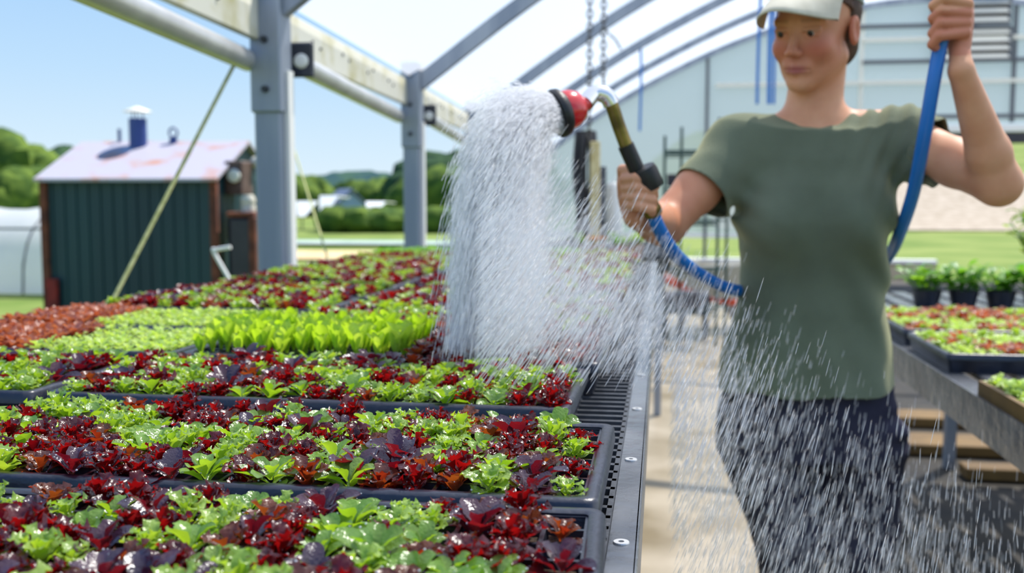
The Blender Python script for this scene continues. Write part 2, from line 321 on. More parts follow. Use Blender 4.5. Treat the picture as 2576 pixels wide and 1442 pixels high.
# louvre vents
for (x0, y0, x1, y1, ns, nm) in ((2440, -90, 2540, 58, 7, 'upper'), (2440, 72, 2540, 150, 4, 'lower')):
    a = W(x0-90, y0, EY-.12); c = W(x1, y1, EY-.12); t = thing('louvre_vent', f'{nm} white slatted louvre vent high on the end wall', 'vent', (0, 0, 0), 0, 'louvre vents')
    b = MB(); hz = a[2]-c[2]
    b.box(((a[0]+c[0])/2, EY-.07, (a[2]+c[2])/2), (c[0]-a[0], .01, a[2]-c[2])); b.build('vent_backing', M['darkbox'], t); b = MB()  # dark sheet added to deepen the gaps between the slats
    for (p, q) in (((a[0], a[2]), (c[0], a[2])), ((a[0], c[2]), (c[0], c[2])), ((a[0], a[2]), (a[0], c[2])), ((c[0], a[2]), (c[0], c[2]))):
        b.bar((p[0], EY-.12, p[1]), (q[0]+.001, EY-.12, q[1]+.0005), .04, .035, up=(0, 1, 0))
    b.build('vent_frame', M['darkframe'], t)
    for i in range(ns):
        z = c[2]+hz*(i+.5)/ns; b = MB(); b.box(((a[0]+c[0])/2, EY-.12, z), (c[0]-a[0], .012, hz/ns*.62), M3=np.array([[1, 0, 0], [0, .87, .5], [0, -.5, .87]])); b.build('slat', M['louver'], t)

# ---------------------------------------------------------------- ground
def floorplate(name, x0, x1, y0, y1, z, m, lab, cat='floor'):
    b = MB(); b.box(((x0+x1)/2, (y0+y1)/2, z-.05), (x1-x0, y1-y0, .1)); return tag(b.build(name, m), lab, cat, None, 'structure')
floorplate('floor', -.55, .70, -1, 15.4, 0, M['concrete'], 'wet tan concrete aisle floor')
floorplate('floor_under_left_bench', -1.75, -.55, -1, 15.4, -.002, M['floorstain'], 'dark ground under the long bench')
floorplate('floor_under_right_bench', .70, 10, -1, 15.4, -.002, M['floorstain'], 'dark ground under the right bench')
def gz(x, y):
    left = -.5; z = 0.
    if x < -1.9: z = left*min(1, (-1.9-x)/3.)
    r = max(0., min(1., (x+6)/8.))
    if y > 36: z += r*(min(y, 75)-36)*.16*min(1, (y-36)/14+.25)
    return z-.06
xs = np.concatenate([np.linspace(-260, -30, 16), np.linspace(-26, 30, 48), np.linspace(36, 220, 14)]); ys = np.concatenate([np.linspace(-10, 80, 70), np.linspace(90, 420, 14)])
V = [(x, y, gz(x, y)) for y in ys for x in xs]; nx = len(xs)
tag(raw('ground', V, [(j*nx+i, j*nx+i+1, (j+1)*nx+i+1, (j+1)*nx+i) for j in range(len(ys)-1) for i in range(nx-1) ], M['grass']), 'mown green grass field outside the greenhouse', 'ground', None, 'structure')
def strip(name, y0, y1, x0, x1, m, lab, dz=.06, bend=0.):
    xs = np.linspace(x0, x1, 40); ys = np.linspace(y0, y1, 8); V = [(x, y+bend*(x-x0), gz(x, y+bend*(x-x0))+dz) for y in ys for x in xs]
    return tag(raw(name, V, [(j*40+i, j*40+i+1, (j+1)*40+i+1, (j+1)*40+i) for j in range(7) for i in range(39)], m), lab, 'ground', None, 'structure')
strip('field_dirt', 27, 31.5, -26, -2.4, M['dirt'], 'dry tan strip of soil across the field')
strip('field_row_cover', 35, 38, -30, -2.4, M['cover'], 'pale row cover strip across the field', .12)
strip('gravel_road', 37.5, 51, 2, 70, M['gravel'], 'pale gravel road beyond the greenhouse end', .05)

# ---------------------------------------------------------------- left bench
BZ = .915
def bench(name, lab, x0, x1, y0, y1, z, rail=True, near=True):
    t = thing(name, lab, 'bench', (0, 0, 0))
    b = MB()
    for i in range(int((y1-y0)/.03)): b.box(((x0+x1)/2, y0+.015+i*.03, z-.0125), (x1-x0, .008, .025))
    k = max(2, int((x1-x0)/.07))
    for i in range(k+1): b.box((x0+(x1-x0)*i/k, (y0+y1)/2, z-.012), (.009, y1-y0, .024))
    b.build('slotted_top', M['bench'], t)
    if rail:
        for s_, xr in ((1, x1), (-1, x0)):
            b = MB(); b.box((xr+s_*.0135, (y0+y1)/2, z-.001), (.025, y1-y0, .004), bev=.001); b.box((xr+s_*.025, (y0+y1)/2, z-.03), (.004, y1-y0, .062), bev=.001); b.build('edge_rail', M['rail'], t)
        i = 0; y = .275
        while y < y1:
            if y > y0:
                b = MB(); b.lathe([(.0025, .0008), (.0025, .0016), (.0064, .0016), (.0068, .0008), (.0068, 0)], 20, (x1+.0125, y, z+.001)); b.build('washer', M['alu'], t)
                b = MB(); b.lathe([(0, .0012), (.0024, .0012), (.0024, 0)], 6, (x1+.0125, y, z+.001)); b.build('screw', M['bolt'], t)
            y += .265
    b = MB()
    for y in (y0+.1, y1-.1): b.box(((x0+x1)/2, y, z-.06), (x1-x0, .04, .06))
    b.build('cross_beam', M['rail'], t) if False else [MB().box(((x0+x1)/2, y, z-.06), (x1-x0, .04, .06)).build('cross_beam', M['rail'], t) for y in (y0+.1, y1-.1)]
    for x in (x0+.06, x1-.06):
        for y in np.linspace(y0+.15, y1-.15, 3):
            b = MB(); b.box((x, y, (z-.09)/2), (.04, .04, z-.09), bev=.004); b.build('leg', M['steel'], t)
    return t
LX1 = -.042
bench('seedling_bench', 'long grey slotted plastic bench carrying the lettuce trays', -1.265, LX1, -.1, 4.55, BZ)
bench('flower_bench', 'far grey bench with orange flowers behind the spray', -1.0, 0.05, 5.35, 7.2, .9)
# ---------------------------------------------------------------- plug trays
CELL = .0312; ZT = BZ+.047
def plug_tray(nx, ny, lab, x1, y0, rz=0., filled=None, me={}, name='seedling_tray', z=BZ, matn='black', group='black seedling trays'):
    w = nx*CELL+.026; d = ny*CELL+.026; key = (nx, ny, matn)
    t = thing(name, lab, 'tray', (x1, y0, z), rz, group)
    if key not in me:
        b = MB(); H = .047; g = .0035; ox = -w+.013; oy = .013
        xs = [ox+i*CELL for i in range(nx+1)]; ys = [oy+j*CELL for j in range(ny+1)]
        for x in xs: b.box((x, oy+ny*CELL/2, H-.004), (g, ny*CELL+g, .003))
        for y in ys: b.box((ox+nx*CELL/2, y, H-.0041), (nx*CELL+g, g, .003))
        for i in range(nx):
            for j in range(ny):
                a, c = xs[i]+g/2, ys[j]+g/2; s = CELL-g; q = .006; zt = H-.004; zb = .008
                b.add([(a, c, zt), (a+s, c, zt), (a+s, c+s, zt), (a, c+s, zt), (a+q, c+q, zb), (a+s-q, c+q, zb), (a+s-q, c+s-q, zb), (a+q, c+s-q, zb)], [(1, 0, 4, 5), (2, 1, 5, 6), (3, 2, 6, 7), (0, 3, 7, 4), (4, 7, 6, 5)])
        # rim: rounded lip and flared skirt
        def ring(o, z, r=.012):
            P = []
            for cx, cy, a0 in ((-o-r+0, d+o-r, 0), (-w-o+r+0*0, d+o-r, 90), (-w-o+r, -o+r, 180), (o-r, -o+r, 270)):
                pass
            X0, X1, Y0, Y1 = -w-o, o, -o, d+o
            for cx, cy, a0 in ((X1-r, Y1-r, 0), (X0+r, Y1-r, 90), (X0+r, Y0+r, 180), (X1-r, Y0+r, 270)):
                for k in range(5): a = radians(a0+k*22.5); P.append((cx+r*cos(a), cy+r*sin(a), z))
            return P
        R = [ring(-.0125, H-.006, .004), ring(-.0125, H-.001, .004), ring(-.010, H+.001, .006), ring(-.003, H+.001, .01), ring(0, H-.002), ring(.001, H-.014), ring(-.004, H-.015), ring(-.009, .004), ring(-.010, 0)]
        nn = 20; V = [p for r_ in R for p in r_]; b.add(V, [(i*nn+k, i*nn+(k+1) % nn, (i+1)*nn+(k+1) % nn, (i+1)*nn+k) for i in range(len(R)-1) for k in range(nn)])
        o = b.build('tray_shell', M[matn], t, False); o.data.shade_smooth(); o.data.set_sharp_from_angle(angle=radians(50))
        sb = MB(); r2 = np.random.default_rng(3)
        for i in range(nx):
            for j in range(ny):
                if r2.random() < .04 or (i == nx-1 and r2.random() < .5): continue
                a, c = xs[i]+.004, ys[j]+.004; s = CELL-.008; zz = .038; P = [(a+s*u, c+s*v, zz+.003*r2.random()) for v in (0, .5, 1) for u in (0, .5, 1)]
                sb.add(P, [(0, 1, 4, 3), (1, 2, 5, 4), (3, 4, 7, 6), (4, 5, 8, 7)])
        so_ = sb.build('soil', M['soil'], t); so_['kind'] = 'stuff'
        me[key] = (o.data, so_.data)
    else:
        link('tray_shell', me[key][0], t); link('soil', me[key][1], t)['kind'] = 'stuff'
    return t
TR = []      # (x right, y front, nx, ny, rz, z, kindfn)
rows = [.475, .765, 1.105, 1.425, 1.725, 2.03, 2.33, 2.63, 2.93, 3.24, 3.54, 3.84, 4.14]
TL = ['frontmost black seedling tray, closest to camera, on the long bench', 'second black seedling tray, with empty corner cells and wet rim', 'third black seedling tray, just before the tall bright green romaine', 'black tray holding the tall bright green romaine lettuce']
for i, y in enumerate(rows):
    x = [-.030, -.046, -.100, -.085, -.075, -.09, -.07, -.085, -.075, -.09, -.08, -.075, -.085][i]
    rz = [.035, 0, -.004, .006, .004, -.006, .003, 0, .004, -.004, .005, 0, .003][i]
    lab = TL[i] if i < 4 else f'black lettuce tray in the long bench column by the aisle, {ORD[i]} from the camera'
    nx_ = 20 if i < 5 else 18; plug_tray(nx_, 8, lab, x, y, rz, z=BZ); TR.append((x, y, nx_, 8, rz, 'A', i))
for i, y in enumerate(rows):
    if i in (0, 1): continue
    x = (-.765 if i < 5 else -.725)+[0, 0, 0, .02, .015, .01, .02, .01, .015, .02, .01, .02, .01][i]
    lab = {2: 'black seedling tray with blue sheen rim, left of the third tray', 3: 'black tray of small pale green and orange seedlings'}.get(i, f'black lettuce tray in the outer bench column by the shed, {ORD[i-2]} along')
    plug_tray(16, 8, lab, x, y, 0, z=BZ); TR.append((x, y, 16, 8, 0, 'B', i))
# ---------------------------------------------------------------- lettuce
def leafmat(name, c1, c2, t1, t2, trans, rough, coat, bump=.5):
    m = D.materials.new(name); m.use_nodes = True; N = m.node_tree.nodes; L = m.node_tree.links; b = N['Principled BSDF']; out = N['Material Output']
    at = N.new('ShaderNodeAttribute'); at.attribute_name = 'rnd'; a2 = N.new('ShaderNodeAttribute'); a2.attribute_name = 'tip'
    co = N.new('ShaderNodeTexCoord'); no = N.new('ShaderNodeTexNoise'); no.inputs['Scale'].default_value = 170; no.inputs['Detail'].default_value = 3; L.new(co.outputs['Object'], no.inputs[0])
    ad = N.new('ShaderNodeMath'); ad.operation = 'MULTIPLY_ADD'; L.new(no.outputs[0], ad.inputs[0]); ad.inputs[1].default_value = .3; L.new(at.outputs['Fac'], ad.inputs[2])
    sb = N.new('ShaderNodeMath'); sb.operation = 'SUBTRACT'; L.new(ad.outputs[0], sb.inputs[0]); sb.inputs[1].default_value = .15; sb.use_clamp = True
    def mix(p, q, f):
        x = N.new('ShaderNodeMix'); x.data_type = 'RGBA'
        for i, v in ((6, p), (7, q)):
            if hasattr(v, 'links'): L.new(v, x.inputs[i])
            else: x.inputs[i].default_value = v
        L.new(f, x.inputs[0]); return x.outputs[2]
    base = mix(c1, c2, sb.outputs[0]); tc_ = mix(t1, t2, sb.outputs[0])
    L.new(base, b.inputs['Base Color']); b.inputs['Roughness'].default_value = rough; b.inputs['Coat Weight'].default_value = coat; b.inputs['Coat Roughness'].default_value = .15
    b.inputs['Specular IOR Level'].default_value = .5
    bn = N.new('ShaderNodeTexNoise'); bn.inputs['Scale'].default_value = 420; bn.inputs['Detail'].default_value = 2; L.new(co.outputs['Object'], bn.inputs[0])
    bu = N.new('ShaderNodeBump'); bu.inputs['Strength'].default_value = bump; bu.inputs['Distance'].default_value = .0016; L.new(bn.outputs[0], bu.inputs['Height']); L.new(bu.outputs[0], b.inputs['Normal']); L.new(bu.outputs[0], b.inputs['Coat Normal'])
    tr = N.new('ShaderNodeBsdfTranslucent'); L.new(tc_, tr.inputs[0]); ms = N.new('ShaderNodeMixShader'); ms.inputs[0].default_value = trans
    L.new(b.outputs[0], ms.inputs[1]); L.new(tr.outputs[0], ms.inputs[2]); L.new(ms.outputs[0], out.inputs[0]); return m
LM = {
 'oak': leafmat('frilly green leaf', sr(134, 168, 62), sr(176, 202, 98), sr(158, 198, 34), sr(196, 222, 56), .45, .28, .6),
 'but': leafmat('smooth green leaf', sr(104, 144, 60), sr(144, 178, 78), sr(148, 194, 24), sr(186, 218, 44), .44, .28, .6),
 'red': leafmat('crimson frilly leaf', sr(66, 20, 28), sr(98, 32, 38), sr(132, 8, 14), sr(180, 18, 16), .48, .26, .8),
 'pur': leafmat('purple smooth leaf', sr(54, 44, 66), sr(80, 48, 62), sr(120, 10, 24), sr(160, 24, 30), .34, .24, .9),
 'bro': leafmat('bronze leaf', sr(84, 44, 38), sr(122, 70, 46), sr(170, 48, 18), sr(172, 84, 24), .42, .3, .6),
 'rom': leafmat('bright romaine leaf', sr(158, 192, 66), sr(196, 214, 104), sr(190, 226, 36), sr(216, 238, 76), .6, .35, .4),
 'pal': leafmat('pale green leaf', sr(176, 206, 96), sr(206, 226, 134), sr(190, 226, 60), sr(222, 240, 110), .5, .4, .3),
 'ora': leafmat('orange brown leaf', sr(150, 84, 62), sr(190, 122, 92), sr(196, 88, 44), sr(210, 124, 74), .45, .4, .4),
 'basil': leafmat('mid green leaf', sr(84, 140, 46), sr(128, 176, 66), sr(120, 190, 30), sr(170, 214, 50), .45, .4, .3)}
BEAD = mat('water bead', (.9, .93, .96, 1), rough=.05, spec=1., thr=.45)
def leaf(rg, Ln, Wd, th0, bend, cup, ruf, lobe, nu, nv, az, base=.0015):
    us = np.sin(np.linspace(0, 1, nu)*pi/2)**1.15; vs = np.linspace(-1, 1, nv); P = np.zeros((nu, nv, 3)); ds = Ln*np.diff(us)
    th = th0-bend*us**1.3; sx_ = np.concatenate([[0], np.cumsum(np.cos(th[:-1])*ds)]); sz = np.concatenate([[0], np.cumsum(np.sin(th[:-1])*ds)])
    ph = rg.random()*6; tw = rg.normal(0, .25)
    for i, u in enumerate(us):
        s = min(1, max(0, (u-.04)/.5)); w = .16+.84*s*s*(3-2*s)
        if u > .60: w *= max(.0, 1-((u-.60)/.402)**2.3)**.5
        w = max(w, .05)
        if lobe: w *= 1+lobe*sin(2*pi*3.2*u+ph)
        for j, v in enumerate(vs):
            y = v*w*Wd/2; z = cup*(abs(v)**1.7)*w*Wd/2; a = abs(v)**2
            z += ruf*a*w*sin(17*u+ph+v*2.2)+ruf*.5*a*sin(31*u*(1 if v > 0 else 1.15)+ph*2)
            x = ruf*.5*a*cos(23*u+ph)
            if nv > 3 and abs(v) == 1 and lobe: y *= 1+.16*(-1)**i
            t = th[i]; zz = z; yy = y+tw*u*0
            P[i, j] = (sx_[i]-sin(t)*zz+x, yy+tw*u*u*Ln*.3, sz[i]+cos(t)*zz)
    P[..., 0] += base; c, s = cos(az), sin(az); X = P[..., 0]*c-P[..., 1]*s; Y = P[..., 0]*s+P[..., 1]*c; P[..., 0] = X; P[..., 1] = Y
    V = P.reshape(-1, 3); F = [(i*nv+j, (i+1)*nv+j, (i+1)*nv+j+1, i*nv+j+1) for i in range(nu-1) for j in range(nv-1)]
    return V, F, np.repeat(us, nv)
KP = {  # length, width, elevation, bend, cup, ruffle, lobe, leaves
 'oak': (.0195, .0125, 1.15, 1.2, .25, .0020, .24, 13), 'but': (.0225, .0155, 1.0, .8, .42, .0004, 0, 9), 'red': (.0205, .0135, 1.2, 1.1, .30, .0023, .18, 13),
 'pur': (.0265, .0165, 1.1, .7, .42, .0006, 0, 8), 'bro': (.0215, .0145, 1.2, .85, .38, .0012, .05, 9), 'rom': (.037, .0150, 1.42, .30, .35, .0005, 0, 8),
 'pal': (.016, .012, .9, .9, .25, .0010, .1, 8), 'ora': (.024, .017, .95, .9, .3, .0016, .1, 8), 'basil': (.03, .022, .9, .9, .2, .0006, 0, 8)}
def seedling(kind, seed, nu, nv, beads=0):
    rg = np.random.default_rng(seed*31+len(kind)+ord(kind[0])*7); Ln, Wd, th0, bend, cup, ruf, lobe, nl = KP[kind]; V = []; F = []; A = []; T = []; n = 0; pts = []
    a0 = rg.random()*6.28; nl = nl if nu > 5 else max(5, nl-1)
    for k in range(nl):
        q = k/nl; sc = (1.1-.45*q)*rg.uniform(.82, 1.18)
        v, f, u = leaf(rg, Ln*sc, Wd*sc*rg.uniform(.85, 1.12), min(1.5, th0*(.55+.6*q)*rg.uniform(.85, 1.1) if kind != 'rom' else th0-.25*(1-q)*rg.random()), bend*rg.uniform(.6, 1.3), cup*rg.uniform(.5, 1.4), ruf, lobe, nu, nv, a0+k*2.4+rg.normal(0, .2))
        v[:, 2] += .001*k; r_ = rg.random()
        V.append(v); F += [tuple(i+n for i in g) for g in f]; n += len(v); A.append(np.full(len(v), r_)); T.append(u)
        if beads and k < nl-1:
            for _ in range(2):
                i = rg.integers(nv+1, len(v)-nv-1); pts.append(v[i])
    mi = [0]*len(F)
    for p in pts[:beads]:
        b = MB(); r = rg.uniform(.0005, .0010); b.ball(np.array(p)+(0, 0, r*.5), (r, r, r*.8), 6); v = b.V[0]; V.append(v); F += [tuple(i+n for i in g) for g in b.F]; mi += [1]*len(b.F); n += len(v); A.append(np.zeros(len(v))); T.append(np.zeros(len(v)))
    return np.concatenate(V), F, np.concatenate(A), np.concatenate(T), mi
def leafmesh(kind, seed, nu, nv, beads=0):
    V, F, A, T, mi = seedling(kind, seed, nu, nv, beads); me = D.meshes.new(kind); me.from_pydata([tuple(v) for v in V], [], F)
    me.polygons.foreach_set('use_smooth', [True]*len(F)); me.polygons.foreach_set('material_index', mi)
    for k, a in (('rnd', A), ('tip', T)): q = me.attributes.new(k, 'FLOAT', 'POINT'); q.data.foreach_set('value', a.astype(np.float32))
    me.materials.append(LM[kind]); me.materials.append(BEAD); return me
PROTO = {}
def proto(kind, i, lod):
    k = (kind, i, lod)
    if k not in PROTO: PROTO[k] = leafmesh(kind, i, *[(10, 7, 9), (6, 5, 0)][lod])
    return PROTO[k]
PN = {'oak': ('frilly light green', 'frilly_lettuce'), 'but': ('smooth round-leaved green', 'butterhead_lettuce'), 'red': ('crimson frilly', 'red_lettuce'), 'pur': ('dark purple broad-leaved', 'purple_lettuce'), 'bro': ('orange bronze', 'bronze_lettuce'), 'rom': ('tall bright green', 'romaine_lettuce')}
def kindat(x, y, col, row):
    if row == 3 and col == 'A':
        if x < -.375: return 'rom'
        return 'bro' if rng.random() < .35 else ('red' if rng.random() < .75 else 'pur')
    if row == 12 and x < -.35: return 'basil'
    if row in (3, 4) and col == 'B':
        return 'pal' if x > (-1.02 if row == 3 else -1.06) else 'ora'
    v = vnoise(np.array([[x*30, y*30, row*.7]]), 5)[0]*.62+rng.random()*.38
    w = rng.random()
    if v < .492: return 'red' if w < .58 else ('pur' if w < .80 else 'bro')
    return 'oak' if w < .52 else ('but' if w < .93 else 'bro')
spots = []
for (x1, y0, nx, ny, rz, col, row) in TR:
    w = nx*CELL+.026; c_, s_ = cos(rz), sin(rz)
    for j in range(ny):
        for i in range(nx):
            if rng.random() < .025: continue
            lx = -.013-(i+.5)*CELL; ly = .013+(j+.5)*CELL; X = x1+lx*c_-ly*s_; Y = y0+lx*s_+ly*c_
            if row == 1 and i == 0 and j in (1, 3, 6, 7): continue
            if row == 0 and i == 0 and j in (3, 5, 7, 2): continue
            k = kindat(X, Y, col, row); z = BZ+.040
            d_ = np.array([X, Y, z+.02])-np.array([0, 0, CH]); wv = d_@_F; u = 1288+FPX*(d_@_R)/wv; v = 721-FPX*(d_@_U)/wv
            vis = wv > .05 and -40 < u < 2620 and -40 < v < 1490
            spots.append([X+rng.normal(0, .0018), Y+rng.normal(0, .0018), z, k, col, row, i, j, vis, Y])
vis = sorted([s for s in spots if s[8]], key=lambda s: s[9])
near = vis[:300]; nearid = set(id(s) for s in near); far = [s for s in spots if id(s) not in nearid]
TP = {0: 'frontmost tray', 1: 'second tray', 2: 'third tray', 3: 'fourth tray'}
for s in near:
    X, Y, z, k, col, row, i, j, _, _ = s; ds, nm = PN[k]
    o = link(nm+'_seedling', proto(k, int(rng.integers(0, 7)), 0)); sc = rng.uniform(.9, 1.28)
    o.location = (X, Y, z-.001); o.rotation_euler = (rng.normal(0, .1), rng.normal(0, .1), rng.random()*6.28); o.scale = (sc, sc, sc*rng.uniform(.9, 1.2))
    tag(o, f'{ds} seedling, {TP[row]}, {ORD[j]} row from near rim, {ORD[i]} from aisle', 'lettuce', f'lettuce seedlings in the {TP[row]}')
def mass(name, lst, lab, lodf, cat='lettuce', scale=1.):
    groups = {}
    for s in lst: groups.setdefault(s[3], []).append(s)
    Vs = []; Fs = []; At = []; Tt = []; Mi = []; n = 0; mats = []
    for k, L_ in groups.items():
        mats.append(LM[k]); mk = len(mats)-1; cache = {}
        for s in L_:
            lod = lodf(s); sd = int(rng.integers(0, 5)); key = (sd, lod)
            if key not in cache:
                V, F, A, T, mi = seedling(k, 50+sd, *lod); cache[key] = (V, np.array(F), A, T)
            V, F, A, T = cache[key]; a = rng.random()*6.28; sc = rng.uniform(.9, 1.28)*scale; c_, s_ = cos(a)*sc, sin(a)*sc
            Q = np.empty_like(V); Q[:, 0] = V[:, 0]*c_-V[:, 1]*s_+s[0]; Q[:, 1] = V[:, 0]*s_+V[:, 1]*c_+s[1]; Q[:, 2] = V[:, 2]*sc*rng.uniform(.9, 1.2)+s[2]
            Vs.append(Q); Fs.append(F+n); n += len(V); At.append(A); Tt.append(T); Mi.append(np.full(len(F), mk))
    o = raw(name, np.concatenate(Vs), np.concatenate(Fs), mats, None, True, {'rnd': np.concatenate(At), 'tip': np.concatenate(Tt)})
    o.data.polygons.foreach_set('material_index', np.concatenate(Mi).astype(np.int32)); return tag(o, lab, cat, None, 'stuff')
lf = lambda s: (8, 6) if s[9] < 1.2 else ((6, 5) if s[9] < 1.75 else ((5, 4) if s[9] < 2.6 else (4, 3)))
mass('lettuce_seedlings', [s for s in far if s[3] in ('oak', 'but', 'red', 'pur', 'bro')], 'mixed red and green lettuce seedlings covering the trays beyond the nearest rows', lf)
mass('romaine_lettuce_seedlings', [s for s in far if s[3] == 'rom'], 'block of tall bright green romaine seedlings in the fourth tray', lambda s: (7, 5))
mass('pale_lettuce_seedlings', [s for s in far if s[3] == 'pal'], 'pale green seedlings covering the tray at the middle left', lambda s: (6, 5))
mass('dark_grass_seedlings', [s for s in far if s[3] == 'basil'], 'dark green dense seedlings at the far end of the long bench', lambda s: (5, 4), scale=1.25)
mass('orange_lettuce_seedlings', [s for s in far if s[3] == 'ora'], 'orange brown lettuce seedlings at the left edge of the bench', lambda s: (6, 5))
# ---------------------------------------------------------------- implicit surfaces (person)
def smin(a, b, k):
    h = np.maximum(k-np.abs(a-b), 0)/k; return np.minimum(a, b)-h*h*k*.25
def smax(a, b, k): return -smin(-a, -b, k)
def cap(p, a, b, r1, r2=None):
    a = np.asarray(a, float); b = np.asarray(b, float); r2 = r1 if r2 is None else r2; ba = b-a; pa = p-a; t = np.clip(pa@ba/(ba@ba), 0, 1)
    return np.linalg.norm(pa-t[:, None]*ba, axis=1)-(r1+(r2-r1)*t)
def sph(p, c, r): return np.linalg.norm(p-np.asarray(c, float), axis=1)-r
def ell(p, c, r, Mx=None):
    q = p-np.asarray(c, float); r = np.asarray(r, float)
    if Mx is not None: q = q@Mx
    k0 = np.linalg.norm(q/r, axis=1); k1 = np.linalg.norm(q/(r*r), axis=1)+1e-9; return k0*(k0-1)/k1
def loft(p, zs, xl, xr, yc, yd):        # superelliptic trunk: left/right contour and depth by height
    z = p[:, 2]; zs = np.asarray(zs)[::-1]; f = lambda v: np.interp(z, zs, np.asarray(v)[::-1])
    a = (f(xr)-f(xl))/2; c = (f(xr)+f(xl))/2; b = f(yd); y0 = f(yc); e = 2.35
    k = (np.abs((p[:, 0]-c)/a)**e+np.abs((p[:, 1]-y0)/b)**e)**(1/e); d = (k-1)*np.minimum(a, b)*(.6+.4*np.minimum(1, k))
    return np.maximum(d, np.maximum(z-zs[-1], zs[0]-z))
def nets(fn, lo, hi, h, B=8):
    lo = np.asarray(lo, float); nb = np.ceil((np.asarray(hi)-lo)/(h*B)).astype(int); n = nb*B
    g = np.stack(np.meshgrid(*[np.arange(k) for k in nb], indexing='ij'), -1).reshape(-1, 3)
    cd = np.concatenate([fn(lo+(c*B+(B-1)/2)*h) for c in np.array_split(g, max(1, len(g)//400000))])
    Dg = np.repeat(np.repeat(np.repeat(cd.reshape(nb), B, 0), B, 1), B, 2).astype(np.float32)
    act = g[np.abs(cd) < h*B*1.35]; off = np.stack(np.meshgrid(*[np.arange(B)]*3, indexing='ij'), -1).reshape(-1, 3)
    for c in np.array_split(act, max(1, len(act)//1200)):
        I = (c[:, None, :]*B+off[None]).reshape(-1, 3); Dg[I[:, 0], I[:, 1], I[:, 2]] = fn(lo+I*h)
    S = Dg < 0; c8 = np.zeros(n-1, np.uint8)
    for dx in (0, 1):
        for dy in (0, 1):
            for dz in (0, 1): c8 += S[dx:n[0]-1+dx, dy:n[1]-1+dy, dz:n[2]-1+dz]
    idx = np.argwhere((c8 > 0) & (c8 < 8)); vid = np.full(n-1, -1, np.int32); vid[tuple(idx.T)] = np.arange(len(idx))
    acc = np.zeros((len(idx), 3)); cnt = np.zeros(len(idx)); C8 = [(a, b, c) for a in (0, 1) for b in (0, 1) for c in (0, 1)]
    val = {q: Dg[idx[:, 0]+q[0], idx[:, 1]+q[1], idx[:, 2]+q[2]].astype(float) for q in C8}
    for q in C8:
        for ax in range(3):
            if q[ax]: continue
            r = list(q); r[ax] = 1; r = tuple(r); a, b = val[q], val[r]; m = (a < 0) != (b < 0); t = np.where(m, a/np.where(m, a-b, 1), 0)
            P = np.tile(np.array(q, float), (len(idx), 1)); P[:, ax] += t; acc += P*m[:, None]; cnt += m
    V = lo+(idx+acc/cnt[:, None])*h; Fs = []
    for ax in range(3):
        u, v = (ax+1) % 3, (ax+2) % 3; sl0 = [slice(1, n[k]-1) for k in range(3)]; sl0[ax] = slice(0, n[ax]-1); sl1 = list(sl0); sl1[ax] = slice(1, n[ax])
        s0 = S[tuple(sl0)]; s1 = S[tuple(sl1)]; e = np.argwhere(s0 != s1)
        if not len(e): continue
        fl = s0[tuple(e.T)]; e = e+np.array([0 if k == ax else 1 for k in range(3)]); q = []
        for du, dv in ((1, 1), (0, 1), (0, 0), (1, 0)): c = e.copy(); c[:, u] -= du; c[:, v] -= dv; q.append(vid[tuple(c.T)])
        Q = np.stack(q, 1); Q[~fl] = Q[~fl][:, ::-1]; Fs.append(Q)
    return V, np.concatenate(Fs)
# ---------------------------------------------------------------- person
PYD = 2.12
person = thing('person', 'person in olive green t-shirt and grey cap, watering trays with hose wand in aisle', 'person', tuple(W(2055, 700, PYD)*np.array([1, 1, 0])))
PL = np.array(person.location)
HR = Matrix.Rotation(radians(-33), 3, 'Z')@Matrix.Rotation(radians(13), 3, 'X')@Matrix.Rotation(radians(4), 3, 'Y')
HR = np.array(HR); HC = W(2049, 70, 2.115)
def H(x, y, z): return HC+HR@np.array([x, y, z])
def head(p):
    q = (p-HC)@HR; q[:, 2] = np.where(q[:, 2] < 0, q[:, 2]*1.07, q[:, 2]); aq = q.copy(); aq[:, 0] = np.abs(q[:, 0])
    d = ell(q, (0, .015, .035), (.074, .094, .082))
    d = smin(d, ell(q, (0, -.032, -.03), (.0605, .056, .086)), .03)
    d = smin(d, cap(aq, (.046, .004, -.062), (.012, -.066, -.107), .020, .014), .034)
    d = smin(d, sph(q, (0, -.074, -.110), .0155), .02)
    d = smin(d, sph(aq, (.036, -.060, -.036), .022), .022)
    d = smin(d, cap(aq, (.010, -.081, .020), (.046, -.068, .019), .009, .007), .016)
    d = smax(d, -ell(aq, (.031, -.101, .002), (.017, .017, .0115)), .012)
    d = smin(d, ell(aq, (.031, -.0755, .001), (.0155, .0125, .0115)), .005)
    d = smin(d, cap(aq, (.017, -.0860, .0048), (.045, -.0775, .0032), .0058, .0044), .004)
    d = smin(d, cap(aq, (.020, -.0850, -.0085), (.042, -.0780, -.0075), .0030, .0024), .004)
    d = smin(d, cap(q, (0, -.083, .008), (0, -.105, -.038), .0065, .0095), .012)
    d = smin(d, sph(aq, (.0105, -.098, -.042), .0078), .007)
    d = smax(d, -sph(aq, (.006, -.1035, -.0515), .0035), .003)
    d = smin(d, ell(q, (0, -.080, -.072), (.030, .0135, .020)), .012)
    d = smin(d, cap(aq, (.0, -.0935, -.0705), (.025, -.081, -.0745), .0050, .0028), .004)
    d = smin(d, cap(aq, (.0, -.0915, -.0820), (.020, -.0815, -.0795), .0066, .0034), .004)
    d = smax(d, -cap(aq, (.0, -.0990, -.0760), (.027, -.0845, -.0770), .0020, .0015), .002)
    e = ell(aq, (.079, .010, -.010), (.0085, .019, .031)); e = smax(e, -ell(aq, (.089, .007, -.008), (.008, .012, .022)), .005)
    return smin(d, e, .006)
NK = W(2046, 292, 2.15)
SHr = W(1852, 372, 2.14); ELr = W(1672, 566, 2.02); WRr = W(1598, 545, 1.835)
